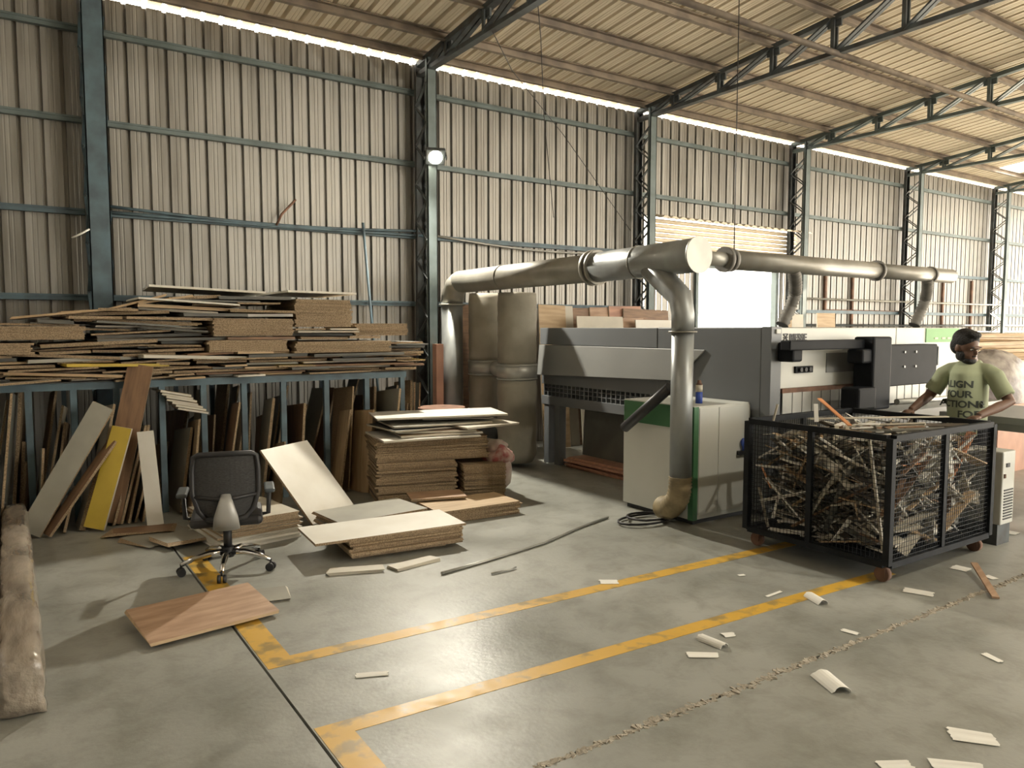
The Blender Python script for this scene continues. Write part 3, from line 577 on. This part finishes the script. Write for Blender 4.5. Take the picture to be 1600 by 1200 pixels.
sb(5.42, 5.56, 4.14, 4.24, .05, 1.66, 'corner_column', 'machine_dark'); sb(5.47, 5.53, 4.125, 4.14, 1.60, 1.64, 'column_badge', 'machine_light')
fa = sb(5.57, 7.4, 4.17, 4.25, 1.12, 1.65, 'fascia_panel', 'machine_light'); sb(7.41, 8.78, 4.17, 4.25, 1.12, 1.65, 'fascia_panel', 'machine_light')
sb(7.96, 8.64, 4.16, 4.17, 1.50, 1.645, 'green_badge', 'lgreen', bs, 0)
sb(8.79, 8.86, 4.2, 5.4, .05, 1.6, 'end_post', 'machine_mid')
sb(5.6, 8.75, 4.15, 4.17, 1.08, 1.12, 'fascia_trim', 'rust', bs, 0)
for i in range(44): sb(5.6+i*.07, 5.665+i*.07, 4.145+(i % 2)*.004, 4.15+(i % 2)*.004, .90, 1.08, 'curtain_strip', 'galv', bs, 0)
sb(5.56, 8.8, 3.75, 4.22, .80, .885, 'saw_table', 'machine_mid'); sb(5.56, 8.7, 3.85, 4.2, .1, .8, 'table_base', 'machine_dark')
kp = sb(5.78, 6.03, 4.15, 4.17, 1.25, 1.31, 'knob_panel', 'machine_black', bs, 0)
for i in range(3): MB().cyl((5.84-SX+i*.065, 4.13-SY, 1.28), (5.84-SX+i*.065, 4.15-SY, 1.28), .02, 12).obj('knob', 'dark', kp)
sb(6.25, 6.95, 4.163, 4.17, 1.24, 1.42, 'fascia_window', 'machine_mid', bs, 0)
ga = sb(5.42, 6.62, 3.95, 4.05, 1.46, 1.545, 'guard_arm', 'machine_black', bs, .01)
sb(5.50, 5.64, 3.98, 4.14, 1.36, 1.53, 'arm_pivot', 'machine_black', bs, .02)
sb(6.50, 6.80, 3.86, 4.06, .90, 1.57, 'arm_upright', 'machine_black', bs, .02); sb(6.36, 6.52, 3.88, 4.04, 1.33, 1.46, 'arm_clamp', 'machine_black', bs, .02)
sb(6.22, 6.50, 3.82, 4.0, .92, 1.12, 'motor_box', 'machine_black', bs, .02)
cb = sb(6.86, 7.72, 3.92, 4.1, 1.10, 1.49, 'control_box', 'machine_black', bs, .01)
MB().tube([(7.72-SX, 3.96-SY, 1.48), (7.80-SX, 3.96-SY, 1.46), (7.80-SX, 3.96-SY, 1.28), (7.72-SX, 3.96-SY, 1.27)], .012, 8).obj('handle', 'dsteel', bs)
for q in ((7.12, 1.42), (7.32, 1.42), (7.12, 1.28), (7.32, 1.28)): MB().cyl((q[0]-SX, 3.912-SY, q[1]), (q[0]-SX, 3.92-SY, q[1]), .012, 10).obj('bolt', 'galv', bs)
MB().cyl((6.8-SX, 3.80-SY, .97), (7.9-SX, 3.80-SY, .95), .028, 12).obj('table_roller', 'galv', bs)
def text(s, size, name, mt, parent, M, extrude=.002, bold=0.0):
    cu = bpy.data.curves.new(name, 'FONT'); cu.body = s; cu.size = size; cu.extrude = extrude; cu.offset = bold
    t = bpy.data.objects.new(name, cu); COL.objects.link(t); dg = bpy.context.evaluated_depsgraph_get(); me = bpy.data.meshes.new_from_object(t.evaluated_get(dg)); bpy.data.objects.remove(t)
    me.materials.clear(); me.materials.append(MATS[mt]); o = link(name, me, parent); o.matrix_local = M; return o
RX = Matrix.Rotation(math.pi/2, 4, 'X')
text('BIESSE', .09, 'lettering', 'dark', bs, Matrix.Translation((5.70-SX, 4.166-SY, 1.535)) @ RX, .002, .003)
m = MB(); ex, ez, ey = 5.648-SX, 1.567, 4.166-SY
for a_, b_2 in (((-.03, -.03), (.03, .03)), ((-.03, .03), (.03, -.03)), ((-.03, .03), (.03, .03)), ((-.03, 0), (.03, 0))): m.bar((ex+a_[0], ey, ez+a_[1]), (ex+b_2[0], ey, ez+b_2[1]), .009, .004, ref=(0, 1, 0))
m.obj('emblem', 'dark', bs)
for xx in (8.12, 8.27, 8.38): sb(xx, xx+.07, 4.156, 4.16, 1.53, 1.55, 'badge_mark', 'cream', bs, 0)
# side cabinet
cbn = thing('side_cabinet', 'white and green steel cabinet standing at the saw corner', 'cabinet', (4.7, 4.33, 0))
MB().b(0, .70, 0, .86, .04, 1.0).obj('body', 'machine_light', cbn, .008); MB().b(.03, .67, .03, .83, 0, .04).obj('plinth', 'dark', cbn)
MB().b(-.004, .0, .03, .85, .80, .99).obj('green_band', 'green', cbn); MB().b(-.005, .05, -.005, .05, .04, .995).obj('corner_strip', 'green', cbn)
MB().b(.06, .29, -.006, 0, .08, .98).obj('door_panel', 'machine_light', cbn, .002); MB().b(.30, .70, -.006, 0, .08, .98).obj('door_panel', 'machine_light', cbn, .002)
sw = MB().b(.53, .66, -.04, -.005, .55, .585).obj('switch_base', 'dark', cbn); MB().cyl((.595, -.025, .585), (.595, -.025, .63), .012, 10).ell((.595, -.025, .655), (.03, .02, .04)).obj('switch_knob', 'bluepl', sw)
sc = thing('spray_can', 'blue and white spray can on top of the side cabinet', 'can', (*AX(1092, 628, 4.95).xy, 1.0))
MB().cyl((0, 0, 0), (0, 0, .10), .03).obj('can_body', 'bluepl', sc); MB().cyl((0, 0, .10), (0, 0, .16), .03).obj('can_label', 'cream', sc); MB().tube([(0, 0, .16), (0, 0, .18), (0, 0, .20)], [.03, .018, .015]).obj('can_top', 'rust', sc)
# red and dark boards stored under the saw table
for q, fc, lab in (((5.75, 6.5, .40, .02, 1.1, .55), 'dgrey', 'dark panel standing under the saw rear table'), ((5.66, 5.8, .40, .02, .33, .55), 'plyred', 'reddish panel leaning under the saw rear table')):
    put(MB().b(-q[3]/2, q[3]/2, -q[4]/2, q[4]/2, -q[5]/2, q[5]/2).mesh('stored_panel', fc), 'stored_panel', q[:3], (.12 if fc == 'plyred' else 0, .06, 0), lab, 'board')
for i in range(5): put(board('red_board', .6, 1.5, .022, 'plyred', 'plyred', .02), 'red_board', (5.8+R(-.04, .04), 6.31, .012+i*.024), (0, 0, R(-.05, .05)), 'reddish board lying flat under the saw rear table', 'board', 'red boards under the saw')
# cables and rods on the floor
c0 = G(1010, 815); tag(MB().tube([Vector((c0.x+.34*math.cos(t*.35)*(1-.02*t), c0.y+.16*math.sin(t*.35), .012+.0012*t)) for t in range(30)]+[Vector((4.68, 4.5, .03))], .010, 8).obj('cable_coil', 'dark'), 'black cable coiled on the floor by the side cabinet', 'cable')
tag(MB().tube([G(690, 896, .012), G(760, 876, .012), G(850, 848, .012), G(905, 824, .012), G(950, 808, .012)], .011, 8).obj('metal_rod', 'galv'), 'long bent metal rod lying on the floor', 'rod')
tag(MB().tube([G(768, 896, .01), G(800, 889, .01), G(806, 886, .012)], .007, 6).obj('thin_rod', 'galv'), 'short thin rod on the floor beside the long bent one', 'rod')
# ------------------------------------------------------------------ scrap cart
CX0, CX1, CY0, CY1, CZ0, CZ1 = 4.63, 5.96, 2.61, 3.72, .13, .95
ct = thing('scrap_cart', 'black wire mesh cage cart on casters full of wood scrap', 'cart', (CX0, CY0, 0)); LX, LY = CX1-CX0, CY1-CY0
for x in (0, LX):
    for y in (0, LY): MB().b(x-.022, x+.022, y-.022, y+.022, CZ0, CZ1).obj('corner_post', 'black_metal', ct)
for y in (0, LY):
    for z in (CZ0, CZ1): MB().b(.022, LX-.022, y-.02, y+.02, z-.02, z+.02).obj('side_rail', 'black_metal', ct)
    MB().b(LX*.5-.02, LX*.5+.02, y-.015, y+.015, CZ0+.02, CZ1-.02).obj('mid_post', 'black_metal', ct)
for x in (0, LX):
    for z in (CZ0, CZ1): MB().b(x-.02, x+.02, .022, LY-.022, z-.02, z+.02).obj('side_rail', 'black_metal', ct)
    MB().b(x-.015, x+.015, LY*.52-.02, LY*.52+.02, CZ0+.02, CZ1-.02).obj('mid_post', 'black_metal', ct)
MB().b(.02, LX-.02, .02, LY-.02, CZ0-.015, CZ0+.005).obj('floor_plate', 'black_metal', ct)
def wires(a, u, n1, v, n2, name):
    m = MB(); a, u, v = Vector(a), Vector(u), Vector(v)
    for i in range(n1+1): m.bar(a+u*i/n1, a+u*i/n1+v, .0028, .0028)
    for i in range(n2+1): m.bar(a+v*i/n2, a+v*i/n2+u, .0028, .0028, ref=(0, .3, 1))
    o = m.obj('wire_mesh', 'black_metal', ct); o['kind'] = 'stuff'
H_ = CZ1-CZ0
wires((0, 0, CZ0), (LX, 0, 0), 48, (0, 0, H_), 27, ''); wires((0, LY, CZ0), (LX, 0, 0), 48, (0, 0, H_), 27, ''); wires((0, 0, CZ0), (0, LY, 0), 37, (0, 0, H_), 27, ''); wires((LX, 0, CZ0), (0, LY, 0), 37, (0, 0, H_), 27, '')
for x in (.06, LX-.06):
    for y in (.06, LY-.06):
        cs = MB().b(x-.04, x+.04, y-.04, y+.04, .10, .115).b(x-.03, x-.024, y-.03, y+.03, .04, .10).b(x+.024, x+.03, y-.03, y+.03, .04, .10).obj('caster', 'rust', ct)
        MB().cyl((x-.02, y, .05), (x+.02, y, .05), .05, 18).obj('wheel', 'rust', cs)
SC = {'paper': 'thin white board strip', 'cream': 'cream wood strip', 'tan': 'tan wood strip', 'brown': 'brown wood strip', 'dgrey': 'dark board strip', 'orange': 'orange edged strip', 'wood_dark': 'dark splintered strip'}
def inside(p, m=.03): return CX0+m < p.x < CX1-m and CY0+m < p.y < CY1-m and CZ0+.02 < p.z < .97
n = 0
while n < 292:
    k = n % 8
    if k < 3: c = Vector((R(CX0+.03, CX0+.14), R(CY0+.05, CY1-.05), R(.16, .9)))
    elif k < 6: c = Vector((R(CX0+.05, CX1-.05), R(CY0+.03, CY0+.14), R(.16, .9)))
    else: c = Vector((R(CX0+.2, CX1-.2), R(CY0+.15, CY1-.15), R(.84, .95)))
    L = R(.15, .75) if n % 3 else R(.08, .24); d = Vector((R(-1, 1), R(-1, 1), R(-.45, .45)))
    if k < 3: d.x *= .12
    elif k < 6: d.y *= .12
    else: d.z *= .25
    d.normalize(); a, b = c-d*L/2, c+d*L/2
    if not (inside(a) and inside(b)): continue
    fc = random.choices(list(SC), [3.6, 2.8, 1.0, .8, 1.6, .12, 1.8])[0]
    w, t = R(.012, .075 if 3 <= k < 6 else .05), R(.003, .014)
    sd = d.cross(Vector((R(-.5, .5), R(-.5, .5), 1))).normalized(); u = sd.cross(d)
    o = link('scrap_strip', board('scrap_strip', L, w, t, fc, fc, .004)); o.matrix_world = Matrix.Translation(c) @ Matrix((d, sd, u)).transposed().to_4x4()
    tag(o, ('short ' if L < .35 else 'long ')+SC[fc]+(' behind the cart mesh facing the side cabinet' if k < 3 else ' behind the cart mesh facing the crumbled joint' if k < 6 else ' lying loose on the cart load'), 'scrap strip', 'scrap in the cart'); n += 1
m = MB()
for i in range(1500):
    c = Vector((R(CX0+.17, CX1-.17), R(CY0+.17, CY1-.17), R(.2, .9))); L = R(.1, .26)
    m.box(c, (L, R(.015, .06), R(.004, .02)), Euler((R(-.4, .4), R(-.5, .5), R(0, 3.14))).to_matrix().to_4x4(), random.choice((0, 1, 1, 2)))
core = m.obj('scrap_fill', ['wood_dark', 'cream', 'grey']); core['kind'] = 'stuff'; tag(core, 'dense tangle of wood offcuts filling the middle of the cage', 'wood scrap')
for a, b, w, fc, lab in (((4.95, 3.1, .96), (5.25, 3.55, 1.10), .03, 'orange', 'bright orange strip poking up from the top of the cart'), ((4.98, 3.45, .97), (5.86, 2.88, .985), .045, 'cream', 'long cream lath lying across the top of the scrap'), ((4.75, 3.6, .93), (4.78, 3.58, 1.08), .03, 'cream', 'short cream stick standing at the cart corner'), ((5.0, 3.4, .95), (5.03, 3.43, 1.08), .03, 'paper', 'upright white scrap of foil on top of the cart')):
    put(MB().bar(a, b, w, .008).mesh('scrap_strip', fc), 'scrap_strip', (0, 0, 0), (0, 0, 0), lab, 'scrap strip', 'scrap on top of the cart')
a, b = G(1522, 880, .06), G(1556, 934, .012); put(MB().bar(a, b, .04, .012).mesh('wood_strip', 'ply'), 'wood_strip', (0, 0, 0), (0, 0, 0), 'brown wood strip propped against the cart caster', 'wood strip')
# ------------------------------------------------------------------ right hand tables and vent box
vb = thing('vent_cabinet', 'small white cabinet with vent grille right of the cart', 'cabinet', (6.18, 2.62, 0)); 
MB().b(0, .20, 0, .3, .16, .72).obj('body', 'machine_light', vb, .01); MB().b(.0, .2, .02, .3, 0, .16).obj('plinth', 'dsteel', vb)
for i in range(11): MB().b(.03, .17, -.006, .001, .20+i*.022, .21+i*.022).obj('vent_slot', 'dark', vb)
MB().b(.05, .10, -.006, .001, .60, .63).obj('display', 'dark', vb); MB().b(.02, .04, -.008, .001, .52, .55).obj('switch', 'rust', vb)
tb = thing('outfeed_table', 'grey steel outfeed table with black roller right of the cart', 'table', (6.62, 2.5, 0))
MB().b(.35, 1.5, .10, 1.0, .84, .90).obj('table_top', 'machine_mid', tb, .004); MB().b(.0, 1.5, .0, .06, .78, .84).obj('front_rail', 'machine_mid', tb)
for x in (.10, 1.35):
    for y in (.0,): MB().b(x, x+.11, y, y+.10, 0, .84).obj('leg', 'machine_mid', tb)
MB().b(.36, .42, .06, .95, .78, .84).obj('end_rail', 'machine_mid', tb); MB().b(1.44, 1.5, .06, .95, .78, .84).obj('end_rail', 'machine_mid', tb)
m = MB(); m.tube([(-.38+.012*i, -.08, .84) for i in range(140)], [.045 if (i//2) % 2 else .034 for i in range(140)], 14); m.obj('ribbed_roller', 'machine_black', tb)
MB().cyl((-.47, -.08, .84), (-.38, -.08, .84), .05, 16).obj('roller_end', 'galv', tb)
# stacks behind the worker
for i in range(8): put(board('veneer_board', 2.4, 1.2, .05, 'tan', 'tan', .03), 'veneer_board', (11.4+R(-.05, .05), 5.6+R(-.05, .05), 1.16+i*.055), (0, 0, R(-.03, .03)), 'tan board in the raised stack behind the worker', 'board', 'boards behind the worker')
rk2 = thing('timber_trestle', 'dark trestle carrying the tan boards behind the worker', 'trestle', (11.4, 5.6, 0))
for x in (-1, 1):
    for y in (-.5, .5): MB().b(x-.05, x+.05, y-.05, y+.05, 0, 1.06).obj('leg', 'dsteel', rk2)
MB().b(-1.1, 1.1, -.55, .55, 1.06, 1.13).obj('top', 'dsteel', rk2)
wp = thing('wrapped_stack', 'stack wrapped in shiny crumpled film behind the worker', 'bundle', (9.75, 4.3, 0)); blob((0, 0, .85), (.62, .35, .55), '', '', 4, .06).obj('film_wrap', 'wrap', wp); MB().b(-.6, .7, -.35, .35, .0, .78).obj('pallet_stack', 'plyred', wp)
# more leaning panels far along the wall, over the saw
for xa, xb, yt, fc in ((1284, 1312, 488, 'tan'), (1244, 1262, 490, 'cream'), (1232, 1244, 497, 'tan')):
    A = AY(xa, yt, 7.9); B = AY(xb, yt, 7.9)
    put(board('far_panel', (B-A).length, A.z-.02, .018, fc, 'cream'), 'far_panel', ((A.x+B.x)/2, 7.95, A.z/2), (math.pi/2-.05, 0, 0), LAB[fc]+' showing above the saw fascia', 'board', 'panels above the fascia')
# ------------------------------------------------------------------ litter on the floor
def paper(x0, y0, x1, y1, Wd, roll, lab):
    a, b = G(x0, y0), G(x1, y1); q = (a+b)/2; L = (b-a).length; rz = math.atan2(b.y-a.y, b.x-a.x); m = MB(); n = 8; vs = []; Wd *= 1.4
    for i in range(n+1):
        t = i/n-.5
        if roll: an = t*roll; y = Wd*.5*math.sin(an)/max(.3, abs(math.sin(min(roll, 3.1)/2))); z = .003+(math.cos(an)-math.cos(roll/2))*Wd*.4
        else: y = t*Wd; z = .003+.0015*math.sin(i*.7)**2
        vs.append((y, z))
    A = [m.bm.verts.new((-L/2+R(-.006, .006), y, z)) for y, z in vs]; B = [m.bm.verts.new((L/2+R(-.006, .006), y*.9, z*1.05)) for y, z in vs]
    for i in range(n): m.bm.faces.new((A[i], A[i+1], B[i+1], B[i]))
    o = m.obj('paper_scrap', 'paper'); o.location = (q.x, q.y, 0); o.rotation_euler = (0, 0, rz)
    s = o.modifiers.new('solid', 'SOLIDIFY'); s.thickness = .002; s.offset = 1
    tag(o, lab, 'paper scrap', 'paper litter')
for a in ((937, 910, 965, 910, .06, .9, 'crumpled white scrap lying on the farther yellow line'), (556, 1057, 606, 1053, .035, 1.2, 'white strip between the two yellow lines near their corners'), (1094, 998, 1133, 1014, .045, 3, 'rolled white tube of paper beside a flat scrap'), (1074, 1024, 1122, 1025, .045, 0, 'flat white scrap beside the rolled tube'), (1128, 994, 1146, 992, .04, 1.4, 'small curled white scrap behind the rolled tube'), (1264, 932, 1287, 946, .05, 3, 'white roll lying at the end of the nearer yellow line'),
          (1283, 1056, 1316, 1084, .075, 2.4, 'large curled white sheet past the crumbled joint'), (1198, 933, 1220, 925, .015, 0, 'thin white sliver beside the nearer yellow line'), (1412, 922, 1458, 930, .07, .8, 'torn white sheet before the cart corner'), (1316, 985, 1341, 992, .03, 0, 'small torn white scrap near the crumbled joint'), (1488, 886, 1515, 892, .08, .7, 'flat white sheet under the cart end'), (1537, 1022, 1565, 1036, .03, .6, 'narrow white scrap alone on open floor'), (1483, 1147, 1556, 1158, .075, 0, 'flat white rectangular card on the floor'), (1540, 900, 1556, 906, .05, .5, 'small white scrap beside the propped wood strip'), (1153, 900, 1163, 899, .02, 0, 'tiny white chip between the two yellow lines'), (1574, 832, 1590, 835, .08, 0, 'white sheet lying behind the vented cabinet'),
          (1375, 1199, 1424, 1197, .05, 0, 'white card lying nearest the large flat card'), (1455, 1196, 1540, 1204, .06, 0, 'longer white card beside the large flat card')): paper(*a)
# ------------------------------------------------------------------ worker
PT = math.radians(-86); pr = thing('person', 'worker in pale green printed t-shirt looking down beside the scrap cart', 'person', (6.52, 3.05, -.02), rz=PT)
def remesh(m, name, mt, voxel, it=6, par=pr):
    o = m.obj(name, mt, par); r = o.modifiers.new('r', 'REMESH'); r.mode = 'VOXEL'; r.voxel_size = voxel; r.use_smooth_shade = True
    s = o.modifiers.new('s', 'SMOOTH'); s.iterations = it; s.factor = .5
    dg = bpy.context.evaluated_depsgraph_get(); me = bpy.data.meshes.new_from_object(o.evaluated_get(dg)); o.modifiers.clear(); o.data = me; return o
HC = Vector((.0, -.07, 1.515)); HM = Euler((.28, 0, math.radians(66))).to_matrix().to_4x4()
hp = lambda x, y, z: HC+(HM.to_3x3() @ Vector((x, y, z)))
sh = {-1: [(-.17, .0, 1.305), (-.29, -.03, 1.10), (-.325, -.27, .99)], 1: [(.17, .0, 1.305), (.31, -.02, 1.09), (.20, -.31, .99)]}
m = MB()
m.ell(hp(0, .01, .02), (.078, .098, .112), HM).ell(hp(0, -.035, -.05), (.060, .065, .075), HM).ell(hp(0, -.098, -.018), (.014, .02, .024), HM, 8).ell(hp(0, -.092, .022), (.045, .014, .012), HM, 8).ell(hp(0, -.088, -.062), (.024, .014, .010), HM, 8).ell(hp(0, -.075, -.098), (.03, .022, .02), HM, 8)
for s in (-1, 1): m.ell(hp(s*.08, .012, -.01), (.010, .022, .034), HM, 8)
m.tube([hp(0, .02, -.04), (0, -.015, 1.42), (0, .01, 1.34)], [.058, .058, .075], 16)
m.tube([(0, .0, 1.39), (0, .005, 1.32), (0, 0, 1.2), (0, -.005, 1.05), (0, 0, .92), (0, .0, .84)], [(.09, .07), (.175, .10), (.175, .115), (.16, .115), (.165, .11), (.16, .11)], 22)
for s in (-1, 1):
    a, e, w = [Vector(q) for q in sh[s]]
    m.tube([a, a.lerp(e, .5), e, e.lerp(w, .35), w], [.058, .050, .042, .041, .028], 14)
    m.tube([(s*.09, 0, .9), (s*.10, -.01, .7), (s*.10, -.015, .48), (s*.10, .01, .30), (s*.10, .02, .09)], [.09, .078, .056, .052, .038], 14)
    m.ell((s*.105, -.05, .045), (.045, .13, .04))
    d = (w-e).normalized(); d = Vector((d.x*.4, -1, -.25)).normalized(); sd = Vector((1, 0, 0)); pc = w+d*.045
    m.ell(pc, (.040, .052, .018), None, 8)
    for k, ln in enumerate((.058, .066, .062, .048)):
        f0 = pc+sd*(-.03+.02*k)*s+d*.035; f1 = f0+d*ln*.55+Vector((0, 0, -.008)); f2 = f1+d*ln*.25+Vector((0, 0, -.03)); m.tube([f0, f1, f2], [.0095, .009, .0075], 8)
    t0 = pc-sd*s*.035+d*-.01; m.tube([t0, t0-sd*s*.018+d*.03+Vector((0, 0, -.012)), t0-sd*s*.014+d*.05+Vector((0, 0, -.03))], [.011, .010, .008], 8)
remesh(m, 'body', 'skin', .0065, 3)
m = MB(); m.ell(hp(0, .028, .055), (.092, .106, .092), HM).ell(hp(0, .062, -.0), (.082, .072, .085), HM).ell(hp(0, -.035, .115), (.062, .05, .03), HM)
remesh(m, 'hair', 'hair', .008, 2)
m = MB(); m.ell(hp(0, -.05, -.092), (.060, .058, .034), HM); 
for s in (-1, 1): m.ell(hp(s*.055, -.015, -.065), (.022, .045, .045), HM)
m.ell(hp(0, -.098, -.048), (.03, .012, .006), HM, 8)
remesh(m, 'beard', 'hair', .006, 2)
for s in (-1, 1):
    e_ = MB().ell(hp(s*.03, -.083, .004), (.012, .008, .006), HM, 8).obj('eye', 'paper', pr); MB().ell(hp(s*.03, -.089, .002), (.006, .004, .005), HM, 8).obj('iris', 'dark', e_)
    MB().ell(hp(s*.032, -.094, .026), (.022, .008, .005), HM, 8).obj('eyebrow', 'hair', pr)
m = MB(); m.tube([(0, .0, 1.405), (0, .005, 1.37), (0, .005, 1.30), (0, 0, 1.2), (0, -.01, 1.05), (0, 0, .92), (0, .0, .80)], [(.085, .075), (.15, .095), (.205, .122), (.20, .135), (.185, .14), (.19, .135), (.195, .135)], 28)
for s in (-1, 1):
    a, e, w = [Vector(q) for q in sh[s]]; m.tube([Vector((s*.07, .0, 1.345)), Vector((s*.13, .0, 1.325)), a+Vector((s*.02, 0, -.02)), a.lerp(e, .45), a.lerp(e, .80)], [.05, .062, .07, .068, .070], 18)
shirt = remesh(m, 'tshirt', 'shirt', .009, 4)
m = MB(); m.tube([(0, 0, .98), (0, 0, .85)], [(.178, .122), (.182, .128)], 20)
for s in (-1, 1): m.tube([(s*.09, 0, .90), (s*.10, -.01, .7), (s*.10, -.01, .45), (s*.10, .01, .10)], [.098, .088, .075, .07], 16)
remesh(m, 'trousers', 'trousers', .012, 3)
bv = BVHTree.FromPolygons([v.co.copy() for v in shirt.data.vertices], [list(p.vertices) for p in shirt.data.polygons])
for s_, z, x in (('ALIGN', 1.195, -.125), ('YOUR', 1.115, -.115), ('ACTIONS', 1.035, -.165), ('FOR', .955, .0)):
    t = text(s_, .075, 'shirt_lettering', 'print', pr, Matrix.Identity(4), .0, .0025)
    bm = bmesh.new(); bm.from_mesh(t.data); bmesh.ops.subdivide_edges(bm, edges=[e for e in bm.edges if e.calc_length() > .015], cuts=3)
    for v in bm.verts:
        q = Vector((x+v.co.x, -.5, z+v.co.y)); hit = bv.ray_cast(q, Vector((0, 1, 0)))
        v.co = (hit[0]+Vector((0, -.002, 0))) if hit[0] else Vector((q.x, -.12, q.z))
    bm.to_mesh(t.data); bm.free()
